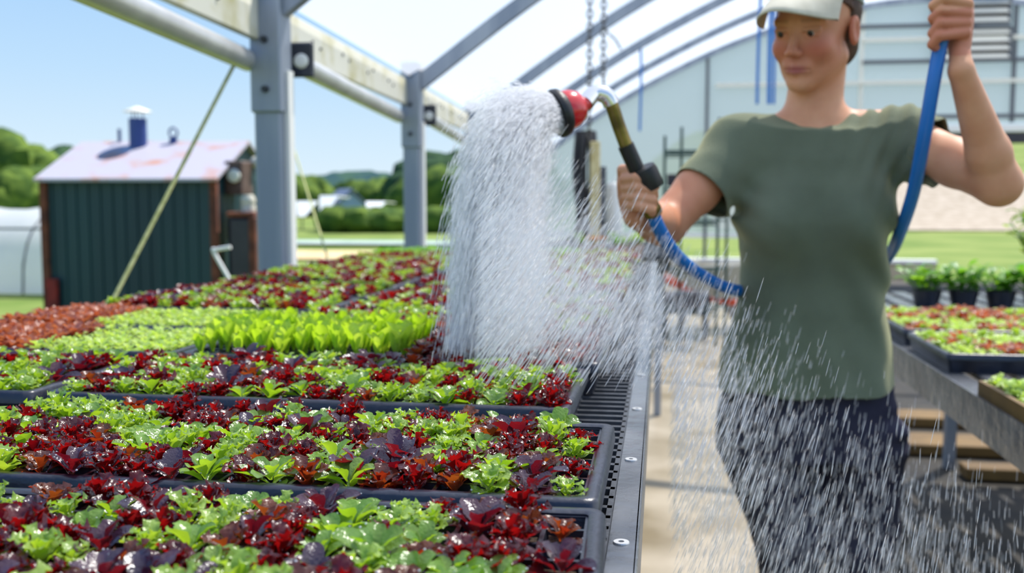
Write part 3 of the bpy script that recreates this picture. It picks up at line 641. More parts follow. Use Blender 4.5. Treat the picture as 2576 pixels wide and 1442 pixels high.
SHl = W(2285, 352, 2.14); ELl = W(2512, 462, 1.965); WRl = W(2418, 178, 1.885)
def chain(p, pts, rs, k=.002):
    d = None
    for i in range(len(pts)-1):
        c = cap(p, pts[i], pts[i+1], rs[i], rs[i+1]); d = c if d is None else np.minimum(d, c)
    return d
FR = .0092
handL = []   # raised hand: four fingers in front of the hose, curling to the left of it and behind
for i, (my, py_, dy, ty) in enumerate(((6, -4, 14, 26), (30, 27, 46, 62), (54, 58, 84, 100), (78, 90, 112, 126))):
    handL.append(([W(2434-2*i, my+4, 1.884), W(2372-3*i, py_, 1.862), W(2347-1*i, dy, 1.872), W(2352+3*i, ty, 1.895)], [FR+.0012, FR, FR-.0008, FR-.0018]))
thumbL = ([W(2408, 120, 1.905), W(2376, 78, 1.925), W(2362, 40, 1.922), W(2368, 12, 1.912)], [.014, .0115, .0095, .0085])
palmL = ([W(2428, 14, 1.897), W(2424, 52, 1.902), W(2418, 96, 1.903), W(2414, 130, 1.898), WRl], [.0145, .0175, .0185, .018, .0205])
handR = []
for i, (my, py_, dy, ty) in enumerate(((452, 448, 452, 470), (474, 472, 478, 494), (496, 496, 503, 516), (516, 519, 526, 536))):
    handR.append(([W(1572+3*i, my, 1.800), W(1600+2*i, py_, 1.765), W(1645-2*i, dy, 1.775), W(1650-3*i, ty, 1.797)], [FR+.0014, FR+.0003, FR-.0005, FR-.0018]))
thumbR = ([W(1592, 500, 1.852), W(1572, 456, 1.840), W(1566, 428, 1.815), W(1590, 426, 1.79)], [.015, .0125, .0105, .009])
palmR = ([W(1576, 462, 1.822), W(1582, 492, 1.832), W(1588, 520, 1.834), WRr], [.018, .021, .021, .0195])
def hand(p, fingers, thumb, palm):
    d = chain(p, *palm)
    for f in fingers: d = smin(d, chain(p, *f), .0045)
    return smin(d, chain(p, *thumb), .007)
def body(p):
    d = head(p)
    nk = cap(p, H(0, .022, -.075), NK+(0, .0, -.0), .052, .056); nk = smin(nk, cap(p, H(.0, .035, -.03), NK+(0, .025, .02), .045, .05), .02)
    d = smin(d, nk, .022)
    t = cap(p, NK+(-.01, .01, -.035), SHr+(.03, .0, .02), .047, .042); t = smin(t, cap(p, NK+(.01, .01, -.035), SHl+(-.03, .0, .02), .047, .042), .03)
    t = smin(t, loft(p, TZ, TXL+.014, TXR-.014, TYC, TYD-.014), .04); d = smin(d, t, .035)
    for S, E_, Wr, fg, th, pm, es in ((SHr, ELr, WRr, handR, thumbR, palmR, 1.02), (SHl, ELl, WRl, handL, thumbL, palmL, 1.0)):
        mid = S*.45+E_*.55; a = cap(p, S, mid, .047, .044); a = smin(a, cap(p, mid, E_, .044, .040*es), .02)
        f1 = E_*.72+Wr*.28; fa = smin(cap(p, E_, f1, .037*es, .038*es), cap(p, f1, Wr, .038*es, .0215), .012); a = smin(a, fa, .020)
        a = smin(a, hand(p, fg, th, pm), .008); d = smin(d, a, .012)
    return d
rowsT = [(335, 1868, 2280, .085), (400, 1850, 2278, .105), (470, 1842, 2270, .117), (560, 1850, 2252, .122), (640, 1866, 2243, .114), (720, 1862, 2243, .106), (800, 1848, 2247, .108), (880, 1826, 2258, .118), (985, 1810, 2268, .128), (1060, 1802, 2274, .13)]
TZ = np.array([W(2000, r[0], PYD)[2] for r in rowsT]); TXL = np.array([W(r[1], r[0], PYD)[0] for r in rowsT]); TXR = np.array([W(r[2], r[0], PYD)[0] for r in rowsT]); TYD = np.array([r[3] for r in rowsT]); TYC = np.full(len(rowsT), 2.16)
CUTr = SHr*.46+ELr*.54; CUTr = W(1764, 486, 2.075); AXr = ELr-SHr; AXr /= np.linalg.norm(AXr)
CUTl = W(2352, 398, 2.09); AXl = ELl-SHl+np.array([.06, 0, .07]); AXl /= np.linalg.norm(AXl)
def shirt(p):
    t = cap(p, NK+(-.03, .012, -.05), SHr+(.0, .0, .004), .060, .058); t = smin(t, cap(p, NK+(.03, .012, -.05), SHl+(.0, .0, .004), .060, .058), .03)
    tr = loft(p, TZ, TXL, TXR, TYC, TYD)
    b1 = W(1965, 560, 2.075); b2 = W(2145, 556, 2.075); tr = smin(tr, np.minimum(sph(p, b1, .058), sph(p, b2, .058)), .07); t = smin(t, tr, .05)
    s1 = cap(p, SHr+(.01, 0, -.005), CUTr+AXr*.03, .068, .064); s2 = cap(p, SHl+(-.01, 0, -.005), CUTl+AXl*.03, .066, .062)
    t = smin(t, smin(s1, s2, .01), .035)
    x, y, z = p[:, 0], p[:, 1], p[:, 2]
    # folds: hanging drapes at the waist, pulls from the raised shoulder, creases at the armpits
    w = np.clip((W(2000, 520, PYD)[2]-z)/.30, 0, 1)
    t = t+.0042*w*np.sin(x*62+z*9+2.2*vnoise(p*np.array([9, 9, 4]), 3))*np.clip((y < 2.2)*1., .2, 1)
    q = p-SHl; g = np.exp(-(q@q.T.diagonal() if False else (q**2).sum(1))/.016); t = t+.0050*g*np.sin((x*.9-z*.35)*190)
    pw = W(2225, 640, PYD); t = t+.006*np.exp(-((x-pw[0])**2/.006+(z-pw[2])**2/.03))*np.sin((x*.8+z*.55)*85)
    pa = W(1835, 545, PYD); t = t+.006*np.exp(-((p-pa)**2).sum(1)/.006)*np.sin((z+x*.6)*110)
    return t+.0022*(vnoise(p*26, 9)-.5)
def shirtcut(p):
    c1 = (p-CUTr)@AXr-.0; c1 = np.where((p[:, 0] < W(1836, 500, 2.1)[0]) & (p[:, 2] > W(1836, 700, 2.1)[2]), c1, -1); c2 = (p-CUTl)@AXl; c2 = np.where((p[:, 0] > W(2288, 500, 2.1)[0]) & (p[:, 2] > W(1836, 560, 2.1)[2]), c2, -1)
    x = p[:, 0]; zh = W(2050, 984, PYD)[2]+.022*np.clip((x-W(2120, 900, PYD)[0])/.12, 0, 1)**2+.004*np.sin(x*40); hem = zh-p[:, 2]
    nc = .0785-np.sqrt((p[:, 0]-NK[0])**2+((p[:, 1]-NK[1]-.012)*1.05)**2+((p[:, 2]-NK[2]-.027-np.where(p[:, 1] > 2.16, .012, 0))*.78)**2)
    return np.maximum(np.maximum(c1, c2), np.maximum(hem, nc))
def cloth(name, fn, cut, lo, hi, h, m, thick):
    V, Fc = nets(fn, lo, hi, h)
    if cut:
        g = cut(V); Fc = Fc[(g[Fc] < 0).any(1)]; on = np.zeros(len(V), bool); on[Fc.ravel()] = True; on &= g > 0
        for _ in range(3):
            P = V[on]; g = cut(P); G = np.stack([(cut(P+dv)-g)/1e-4 for dv in np.eye(3)*1e-4], 1); V[on] = P-np.clip(g/((G**2).sum(1)+1e-6), -.01, .01)[:, None]*G
        used = np.unique(Fc); mp = np.full(len(V), -1); mp[used] = np.arange(len(used)); V = V[used]; Fc = mp[Fc]
    o = raw(name, V-PL, Fc, m, person, True)
    if thick: s = o.modifiers.new('s', 'SOLIDIFY'); s.thickness = thick; s.offset = -1
    return o
lo = np.minimum(W(1640, 700, 1.9), W(1800, 1000, 2.0)); 
shz = W(2050, 240, PYD)[2]; x0, x1 = W(1640, 500, 2.)[0], W(2460, 400, 2.1)[0]
cloth('t_shirt', shirt, shirtcut, (x0, 1.94, W(2050, 1040, PYD)[2]), (x1, 2.36, shz), .0048, M['shirt'], .002)
# trousers
def pants(p):
    hz = [W(2000, q, PYD)[2] for q in (940, 1050, 1150)]; xl = [W(q, 1000, PYD)[0] for q in (1830, 1812, 1812)]; xr = [W(q, 1000, PYD)[0] for q in (2254, 2268, 2272)]
    t = loft(p, np.array(hz), np.array(xl), np.array(xr), np.array([2.17]*3), np.array([.112, .118, .12]))
    a = W(1925, 1120, PYD+.04); b = W(2165, 1120, PYD+.04)
    for s_, kx in ((a, W(1985, 1460, PYD+.02)), (b, W(2160, 1460, PYD+.05))):
        kn = np.array([kx[0], kx[1], .47]); an = np.array([kx[0]+.0, kx[1]+.05, .10]); lg = smin(cap(p, s_, kn, .096, .070), cap(p, kn, an, .070, .056), .03); t = smin(t, lg, .022)
    x, z = p[:, 0], p[:, 2]; t = t+.005*np.sin(x*48+z*22+3*vnoise(p*7, 2))*np.clip((.85-z)*3, 0, 1)+.004*(vnoise(p*18, 4)-.5)
    pk = W(2262, 1090, PYD); return t+.006*np.exp(-((p-pk)**2).sum(1)/.003)*np.sin(z*120)
cloth('trousers', pants, None, (W(1770, 1000, PYD)[0], 1.98, .04), (W(2330, 1000, PYD)[0], 2.36, hz_ if False else W(2000, 950, PYD)[2]), .0065, M['pants'], 0)
for kx in (W(1985, 1460, PYD+.02), W(2160, 1460, PYD+.05)):
    b = MB(); b.tube([(kx[0], kx[1]+.05, .30), (kx[0], kx[1]+.05, .10), (kx[0], kx[1]+.045, .05)], [.058, .054, .055], 16)
    b.ball((kx[0]-.01, kx[1]-.035, .045), (.045, .115, .045), 14); b.V = [v-PL for v in b.V]; b.build('boot', M['boot'], person, True)
# skin
V, Fc = nets(body, (W(1535, 500, 1.78)[0], 1.73, W(2050, 900, PYD)[2]), (W(2590, 480, 1.95)[0]+.02, 2.34, W(2050, -75, PYD)[2]+.03), .0027)
q = (V-HC)@HR; aq = np.abs(q[:, 0])
lips = np.exp(-((aq/.023)**4+((q[:, 2]*1.07+.0768)/.0092)**4))*(q[:, 1] < -.078); cheek = np.exp(-(((aq-.042)/.026)**2+((q[:, 2]+.032)/.026)**2))*(q[:, 1] < -.02)
nose = np.exp(-(q[:, 0]**2/.0003+(q[:, 2]+.042)**2/.0005))*(q[:, 1] < -.07); ear = (aq > .073)*(np.abs(q[:, 2]+.01) < .04)*1.
brow = np.exp(-(((q[:, 2]-.0215-.0*aq)/.0042)**2))*(aq > .014)*(aq < .047)*(q[:, 1] < -.055)
lash = np.exp(-((q[:, 2]-.0012)/.0022)**2)*(aq > .017)*(aq < .046)*(q[:, 1] < -.06); face = np.exp(-(np.linalg.norm(q-np.array([0, -.03, -.03]), axis=1)/.095)**6)  # face mask reddens and darkens the face, painting in the brim's shade
handm = np.minimum(np.linalg.norm(V-W(1605, 480, 1.81), axis=1), np.linalg.norm(V-W(2400, 60, 1.89), axis=1)); hnd = np.exp(-(handm/.07)**2)
armr = np.clip(1-np.linalg.norm(V-ELr, axis=1)/.3, 0, 1)
m = mat('warm fair skin', sr(202, 142, 106), sr(214, 158, 122), rough=.5, scale=18, spec=.35); N = m.node_tree.nodes; L = m.node_tree.links; b = N['Principled BSDF']
b.inputs['Subsurface Weight'].default_value = .12; b.inputs['Subsurface Radius'].default_value = (.012, .005, .003); b.inputs['Subsurface Scale'].default_value = .6
cur = b.inputs['Base Color'].links[0].from_socket
for an, colr in (('flush', sr(184, 98, 76)), ('lips', sr(162, 88, 82)), ('brow', sr(120, 82, 58))):
    at = N.new('ShaderNodeAttribute'); at.attribute_name = an; mx = N.new('ShaderNodeMix'); mx.data_type = 'RGBA'; L.new(at.outputs['Fac'], mx.inputs[0]); L.new(cur, mx.inputs[6]); mx.inputs[7].default_value = colr; cur = mx.outputs[2]
L.new(cur, b.inputs['Base Color']); M['skin'] = m
raw('skin_body', V-PL, Fc, m, person, True, {'flush': np.clip(cheek*.65+nose*.35+ear*.5+face*.28+hnd*.10+armr*.35, 0, 1), 'lips': np.clip(lips, 0, 1), 'brow': np.clip(brow*.42+lash*.55, 0, 1)})
# eyes
for s_ in (-1, 1):
    b = MB(); c = H(s_*.031, -.0795, -.0005)-PL; b.ball(c, .0096, 16); e_ = b.build('eye', M['eyewhite'], person, True)
    g = HR@np.array([-.10, -.93, -.36]); g /= np.linalg.norm(g); b = MB(); b.lathe([(0, .0104), (.0040, .0099), (.0066, .0080), (.0066, .006)], 16, c, g); b.build('iris', M['iris'], e_, True)
# hair under the cap, longer behind the ear
def hairf(p):
    q = (p-HC)@HR; d = ell(q, (0, .020, .030), (.0805, .098, .089)); d = smin(d, ell(q, (0, .058, -.045), (.062, .055, .05)), .03)
    aq = np.abs(q[:, 0]); front = -(q[:, 1]-.004-np.clip(-q[:, 2], 0, .1)*.30-np.clip(q[:, 2]-.03, 0, .05)*-1.4)
    d = d+.0022*np.sin(np.arctan2(q[:, 0], q[:, 1])*46+q[:, 2]*30)
    return np.maximum(np.maximum(d, front), np.maximum(-.088-q[:, 2]+.01*np.sin(aq*90), q[:, 2]-.075))
r_ = .14; V, Fc = nets(hairf, HC-r_, HC+r_, .0032); raw('hair', V-PL, Fc, M['hair'], person, True)
# cap
def capf(p):
    q = (p-HC)@HR; d = ell(q, (0, .018, .040), (.0845, .105, .090)); d = d+.0012*np.sin(np.arctan2(q[:, 0], q[:, 1]-.018)*6)*0+.0015*(vnoise(p*40, 8)-.5)
    return np.maximum(d, .054+np.clip(q[:, 1], -1, .06)*-.32-q[:, 2])
V, Fc = nets(capf, HC-.16, HC+.17, .0034); cp = raw('cap', V-PL, Fc, M['cap'], person, True)
nu, nv = 25, 9; top = []; 
for i in range(nu):
    a = -1.12+2.24*i/(nu-1); a2 = a
    for j in range(nv):
        t = j/(nv-1); ext = .102*max(0, cos(a*1.28))**.5
        x = .083*sin(a)*(1+.04*t); y = .018-.102*cos(a)-ext*t*1.0; z = .0790-.006*t-(.038*(x/.085)**2)*(.30+.70*t)-.020*t*t-.010*t*max(0, -x/.08)
        top.append(H(x, y, z))
top = np.array(top)-PL; bot = top-HR@np.array([0, 0, .0045]); Fq = [(i*nv+j, i*nv+j+1, (i+1)*nv+j+1, (i+1)*nv+j) for i in range(nu-1) for j in range(nv-1)]; nn = nu*nv
F2 = Fq+[tuple(nn+k for k in f[::-1]) for f in Fq]; ed = [i*nv+nv-1 for i in range(nu)]; F2 += [(ed[i], ed[i]+nn, ed[i+1]+nn, ed[i+1]) for i in range(nu-1)]
raw('cap_brim', np.concatenate([top, bot]), F2, M['brim'], cp, True)
# button + strap
b = MB(); b.ball(H(0, .018, .131)-PL, (.006, .006, .004), 10); b.build('cap_button', M['cap'], cp, True)

# ---------------------------------------------------------------- watering wand and hose
wand = thing('watering_wand', 'watering wand with red and black shower head, spraying water over the trays', 'wand')
nz = W(1404, 262, 1.70); nb_ = W(1478, 246, 1.735); el = W(1527, 246, 1.748); ed_ = W(1548, 290, 1.755); g1 = W(1577, 372, 1.772); g2 = W(1628, 486, 1.795)
ax = nz-nb_; ax = np.array([-.80, -.42, -.33]); ax /= np.linalg.norm(ax); hc = W(1440, 272, 1.715)
b = MB(); b.lathe([(0, -.03), (.012, -.03), (.014, -.022), (.026, -.014), (.033, .0), (.0345, .014), (.034, .02)], 32, hc, ax); b.build('shower_head', M['redplastic'], wand, True)
b = MB(); b.lathe([(.0345, .014), (.041, .020), (.0425, .028), (.041, .033), (.037, .034), (.036, .029), (0, .026)], 32, hc, ax); b.build('head_rim', M['grip'], wand, True)
b = MB()
for k in range(5):
    for i in range(max(1, k*6)): a_ = i/max(1, k*6)*2*pi; u = np.cross(ax, (0, 0, 1)); u /= np.linalg.norm(u); v = np.cross(ax, u); c = hc+ax*.0262+(u*cos(a_)+v*sin(a_))*.0075*k; b.lathe([(0, .003), (.0014, .003), (.0016, 0)], 6, c, ax)
b.build('rose_holes', M['chrome'], wand, True)
tb = spline([hc-ax*.026, W(1495, 236, 1.742), W(1523, 240, 1.748), W(1538, 262, 1.752), W(1556, 315, 1.762), g1], 40)
MB().tube(tb, .0120, 16).build('wand_tube', M['brass'], wand, True)
MB().tube(tb[:25], .0146, 16).build('polished_neck', M['chrome'], wand, True)
MB().tube(spline([g1-(g2-g1)*.06, g1+(g2-g1)*.1, g1+(g2-g1)*.55, g1+(g2-g1)*.62, g2], 16), [.0145, .0165, .016, .0155, .0150][0], 18).build('foam_grip', M['grip'], wand, True)
b = MB(); vc = W(1622, 448, 1.785); b.ball(vc, (.026, .022, .022), 16); b.lathe([(0, -.020), (.022, -.020), (.024, -.012), (.024, .012), (.022, .02), (0, .02)], 20, vc+(.004, -.004, 0), g1-g2); b.build('shutoff_valve', M['grip'], wand, True)
b = MB(); b.tube([g2, W(1642, 530, 1.815)], .0145, 14); b.lathe([(.016, -.01), (.0175, -.006), (.0175, .006), (.016, .01)], 8, W(1640, 528, 1.813), W(1642, 530, 1.815)-g2); b.build('brass_coupling', M['brass'], wand, True)
hs = thing('garden_hose', 'bright blue rubber hose looped from raised hand behind body to the wand', 'hose')
HP = [W(1640, 520, 1.81), W(1655, 570, 1.83), W(1700, 640, 1.90), W(1768, 695, 2.0), W(1850, 730, 2.12), W(1960, 735, 2.34), W(2090, 720, 2.40), W(2190, 690, 2.36), W(2238, 640, 2.26), W(2262, 590, 2.13), W(2296, 490, 2.015), W(2324, 350, 1.925), W(2346, 220, 1.893), W(2366, 110, 1.893), W(2386, 24, 1.893), W(2400, -60, 1.92), W(2372, -150, 2.04), W(2255, -195, 2.22), W(2125, -150, 2.37), W(2064, -40, 2.44), W(2050, 150, 2.46), W(2050, 420, 2.46), W(2050, 800, 2.50), (.36, 2.62, .30), (.37, 2.72, .07), (.38, 2.95, .014), (.38, 3.3, .014)]
MB().tube(spline(HP, 300), .0125, 18).build('hose_line', M['hose'], hs, True)
# ---------------------------------------------------------------- right bench and its trays
RZ = .78; RX = .665
t = thing('slatted_bench', 'low grey bench with lengthwise slats right of the aisle', 'bench')
for i in range(16): b = MB(); b.box((RX+.03+i*.092, 3.12, RZ-.008), (.062, 3.16, .016), bev=.003); b.build('slat', M['rail'], t)
b = MB(); b.box((RX-.004, 3.12, RZ-.035), (.006, 3.16, .085)); b.box((RX+.012, 3.12, RZ-.076), (.03, 3.16, .006)); b.build('side_rail', M['rail'], t)
for y in (1.8, 3.2, 4.6):
    b = MB(); b.box((RX+.75, y, RZ-.05), (1.44, .05, .06)); b.build('cross_beam', M['rail'], t)
    for x in (RX+.62, RX+1.3): b = MB(); b.box((x, y, (RZ-.08)/2), (.045, .045, RZ-.08)); b.build('leg', M['steel'], t)
tray2 = []
for (x, y, nx, ny, lab) in ((1.335, 2.50, 20, 12, 'black tray of mixed seedlings on the slatted bench, nearest full one'), (2.03, 2.52, 20, 12, 'black tray of mixed seedlings at the far side of the slatted bench'),
                            (1.34, 2.96, 20, 18, 'black tray of mixed seedlings on the slatted bench, before the potted plants'), (2.04, 2.98, 20, 18, 'black tray of mixed seedlings beside the bushy potted plants')):
    o = plug_tray(nx, ny, lab, x, y, 0, z=RZ, group='trays on the slatted bench'); tray2.append((x, y, nx, ny))
sp2 = []
for (x1, y0, nx, ny) in tray2:
    for j in range(ny):
        for i in range(nx):
            X, Y = x1-.013-(i+.5)*CELL, y0+.013+(j+.5)*CELL; v = vnoise(np.array([[X*7, Y*7, 1.]]), 11)[0]+rng.normal(0, .12)
            sp2.append([X, Y, RZ+.04, 'pal' if v < .62 else ('oak' if v < .68 else ('bro' if v < .74 else 'ora')), '', 9, i, j, True, Y])
mass('bench_seedlings', sp2, 'pale green and pinkish seedlings filling trays on the slatted bench', lambda s: (5, 4))
def nursery_pot(x, y, z, r, h, lab, kind, nst, hh, spread, leafn, lsc, group='potted plants on the slatted bench', pm='black'):
    t = thing('potted_plant', lab, 'plant', (x, y, z), 0, group)
    b = MB(); b.lathe([(0, .0), (r*.72, 0), (r*.97, h), (r*1.04, h), (r*1.04, h-.012), (r*.99, h-.012)][:4]+[(r*.92, h), (r*.88, h-.015), (0, h-.015)], 20, (0, 0, 0)); b.build('pot', M[pm], t, True)
    V = []; F = []; A = []; T = []; n = 0; st = MB()
    for k in range(nst):
        a = rng.random()*6.28; d0 = rng.random()*r*.6; p0 = np.array([cos(a)*d0, sin(a)*d0, h-.02]); tip = p0+np.array([cos(a)*spread*rng.uniform(.3, 1), sin(a)*spread*rng.uniform(.3, 1), hh*rng.uniform(.6, 1)])
        P = spline([p0, (p0+tip)/2+(0, 0, hh*.08), tip], 8); st.tube(P, .0025, 5)
        for q in range(leafn):
            s_ = .25+.75*(q+1)/leafn; c = P[min(len(P)-1, int(s_*(len(P)-1)))]; v, f, u = leaf(rng, .045*lsc*rng.uniform(.7, 1.2), .032*lsc, rng.uniform(.1, .9), rng.uniform(.6, 1.3), .2, .001, 0, 5, 4, rng.random()*6.28)
            V.append(v+c); F += [tuple(i+n for i in g) for g in f]; n += len(v); A.append(np.full(len(v), rng.random())); T.append(u)
    st.build('stem', LM[kind], t, True)
    raw('foliage', np.concatenate(V), F, LM[kind], t, True, {'rnd': np.concatenate(A), 'tip': np.concatenate(T)}); return t
k = 0
for i in range(5):
    nursery_pot(1.02+i*.135, 4.03, RZ, .058, .070, 'leafy green plant in black pot, ' + ['beside the hose at the shirt', 'second from the shirt', 'middle one of the low row', 'fourth of the low row', 'at the low row end below the bushy plant'][i], 'basil' if i < 4 else 'oak', 13, .11, .10, 6, 1.15)
for i in range(4):
    nursery_pot(1.60+i*.20, 4.45, RZ, .085, .13, ['tall bushy bright green plant in black pot, first of tall row', 'tall bushy bright green plant in black pot near picture edge', 'bushy green plant in black pot beyond the edge', 'last bushy green potted plant of the tall row'][i], 'rom' if False else 'oak', 20, .27, .16, 11, 1.5)
t = thing('wooden_flat', 'small timber sided flat of pale green seedlings at bench corner', 'tray', (RX+.004, 1.88, RZ), 0)
b = MB(); b.box((.225, .16, .008), (.45, .32, .012)); b.build('flat_base', M['wood'], t)
for c, d in (((.004, .16, .019), (.012, .32, .036)), ((.446, .16, .019), (.012, .32, .036)), ((.225, .005, .019), (.43, .012, .036)), ((.225, .315, .019), (.43, .012, .036))): b = MB(); b.box(c, d); b.build('side_board', M['plank'], t)
b = MB(); b.box((.225, .16, .022), (.425, .295, .018)); b.build('soil', M['soil'], t)
sp3 = [[RX+.03+.39*rng.random(), 1.91+.27*rng.random(), RZ+.028, 'pal', '', 9, 0, 0, True, 2.] for _ in range(230)]
mass('flat_seedlings', sp3, 'dense pale green seedlings in the small wooden sided flat', lambda s: (6, 5), scale=1.2)
for i, (y, w_, x0_) in enumerate(((4.92, .26, .95), (5.50, .22, .9), (4.45, .12, 1.3))):  # strips added as bands of sunlit ground seen past the bench
    b = MB(); b.box((x0_+1.7, y, .03), (3.4, w_, .05), bev=.004); tag(b.build('timber_plank', M['plank']), ['wide yellowish plank on the ground behind the slatted bench', 'farther yellowish plank on the ground beyond the slatted bench', 'narrow shaded plank on the ground below the slatted bench'][i], 'plank', 'planks on the ground')

# ---------------------------------------------------------------- shelving rack, cart and hanging things at the back
ry = 8.1; rl, rr = W(1668, 700, ry)[0], W(1803, 700, ry)[0]
t = thing('wire_shelving', 'dark green wire shelving rack standing in the aisle behind the hose', 'shelf', (0, 0, 0))
for (x, y, zt) in ((rl, ry, 1.70), (rr, ry, 1.84), (rl+.14, ry+.45, 1.80), (rr+.1, ry+.45, 1.78)): MB().tube([(x, y, 0), (x, y, zt*.5), (x, y, zt)], .0125, 10).build('post', M['rackgreen'], t, True)
for z in (.30, .62, 1.02, 1.28, 1.58):
    b = MB(); 
    for y in (ry, ry+.45): b.tube([(rl, y, z), ((rl+rr)/2, y, z), (rr+(.1 if y > ry else 0), y, z)], .009, 6); b.tube([(rl, y, z-.03), (rr, y, z-.03)], .006, 6)
    for i in range(14): x = rl+(rr-rl)*i/13; b.tube([(x, ry, z), (x+.1, ry+.45, z)], .0035, 5)
    b.build('wire_shelf', M['rackgreen'], t)
for i, (x, y, z, d, m_, nm, lab, ct) in enumerate(((.10, .1, 1.29, (.16, .12, .10), 'darkbox', 'storage_box', 'dark box on the upper wire shelf', 'box'), (.30, .1, 1.29, (.13, .2, .06), 'hose', 'plastic_crate', 'blue crate on the upper wire shelf', 'crate'), (.22, .1, .31, (.25, .3, .12), 'darkbox', 'tool_bin', 'dark bin on the lowest wire shelf', 'bin'), (.2, .12, .63, (.18, .2, .07), 'beige', 'seed_box', 'pale box on the middle wire shelf', 'box'))):
    b = MB(); b.box((0, 0, d[2]/2), d, bev=.008); o = b.build('box_body', M[m_]); o.name = nm; o.location = (rl+x, ry+y, z+.009); tag(o, lab, ct)
ca = W(1800, 800, 9.4)
t = thing('wheelbarrow', 'orange and white wheelbarrow half hidden behind the person', 'wheelbarrow', (ca[0], 9.4, 0))
b = MB(); b.add([(-.35, -.28, .55), (.30, -.28, .62), (.30, .28, .62), (-.35, .28, .55), (-.22, -.17, .30), (.16, -.17, .30), (.16, .17, .30), (-.22, .17, .30)], [(0, 1, 5, 4), (1, 2, 6, 5), (2, 3, 7, 6), (3, 0, 4, 7), (4, 5, 6, 7)]); o = b.build('tub', M['beige'], t); s_ = o.modifiers.new('s', 'SOLIDIFY'); s_.thickness = .012
for s in (-1, 1): MB().tube(spline([(-.75, s*.27, .62), (-.2, s*.2, .33), (.35, s*.06, .2)], 12), .024, 8).build('handle', M['orange'], t, True)
for s in (-1, 1): MB().tube([(-.25, s*.2, .33), (-.32, s*.22, .0)], .013, 8).build('leg', M['darkframe'], t, True)
b = MB(); b.lathe([(.10, -.03), (.17, -.04), (.19, 0), (.17, .04), (.10, .03), (.10, -.03)], 24, (.40, 0, .19), (0, 1, 0)); b.build('wheel', M['grip'], t, True)
b = MB(); b.tube([W(1690, 812, 8.9), W(1760, 812, 8.9)], .1, 12); 
t = thing('cart', 'dark low nursery cart beside the bench end behind the spray', 'cart', (W(1725, 800, 8.6)[0], 8.75, 0))
MB().box((0, 0, .3), (.42, .4, .16), bev=.02).build('cart_body', M['darkbox'], t)
for sx_ in (-.17, .17):
    for sy_ in (-.15, .15): b = MB(); b.lathe([(0, -.02), (.09, -.02), (.11, 0), (.09, .02), (0, .02)], 16, (sx_, sy_, .11), (1, 0, 0)); b.build('wheel', M['grip'], t, True)
def rafz(x, Y): A = arc(Y); return np.interp(x, A[:, 0], A[:, 2])
def chainobj(px, Y, ytop, ybot, lab, group='chains'):
    a = W(px, ytop, Y); c = W(px, ybot, Y); x = a[0]; L_ = .042; zt = rafz(x, Y)-.09; z = zt; nl = 0; b = MB()
    while z > c[2] and nl < 160:
        th = np.arange(13)*2*pi/12; w, hh = .015, .025
        ring = np.stack([np.sign(np.cos(th))*np.abs(np.cos(th))**.8*w*(1 if nl % 2 else 0), np.sign(np.cos(th))*np.abs(np.cos(th))**.8*w*(0 if nl % 2 else 1), np.sin(th)*hh], 1)+(x, Y, z-.02)
        b.tube(ring, .0050, 5, cap=False); z -= L_*.9; nl += 1
    o = b.build('hanging_chain', M['chain'], None, True); tag(o, lab, 'chain', group); return z
zc = chainobj(1484, 5.8, 0, 350, 'dull metal chain hanging from the rafter just left of the other one')
zc2 = chainobj(1519, 5.8, 0, 205, 'short dull metal chain hanging right above the nozzle elbow')
b = MB(); p = W(1519, 215, 5.8); q = spline([(p[0], 5.8, zc2+.02), p+(.0, 0, -.02), W(1516, 262, 5.8), W(1532, 238, 5.8), W(1540, 225, 5.8)], 16); b.tube(q, .006, 6); tag(b.build('chain_hook', M['chain'], None, True), 'bent hook under the short hanging chain', 'hook')
b = MB(); q = spline([W(1535, 88, 5.8), W(1548, 100, 5.8), W(1562, 124, 5.8)], 10); q = np.vstack([q]); b.tube(q, .006, 6); b.tube([W(1535, 88, 5.8), (W(1522, 70, 5.8)[0], 5.8, W(1522, 70, 5.8)[2])], .004, 6); tag(b.build('wire_end', M['chain'], None, True), 'bent wire end beside the short chain', 'wire')
for i, (px, Y, y1, lab, th) in enumerate(((1612, 10.6, 330, 'pale blue twine hanging from a rafter between nozzle and shelving', .015), (1908, 8.2, 262, 'blue twine hanging just left of the face', .014), (1938, 8.2, 262, 'thick blue twine hanging against the cheek', .018), (1950, 8.2, 262, 'blue twine hanging nearest the neck', .013))):
    a = W(px, 100, Y); x = a[0]; zt = rafz(x, Y)-.08; zb = W(px, y1, Y)[2]; b = MB(); b.tube([(x+.03*sin(q*3+i)*(1-q)*.5, Y+.0, zt+(zb-zt)*q) for q in np.linspace(0, 1, 10)], th, 6); tag(b.build('hanging_twine', M['twine'], None, True), lab, 'twine', 'blue twine')
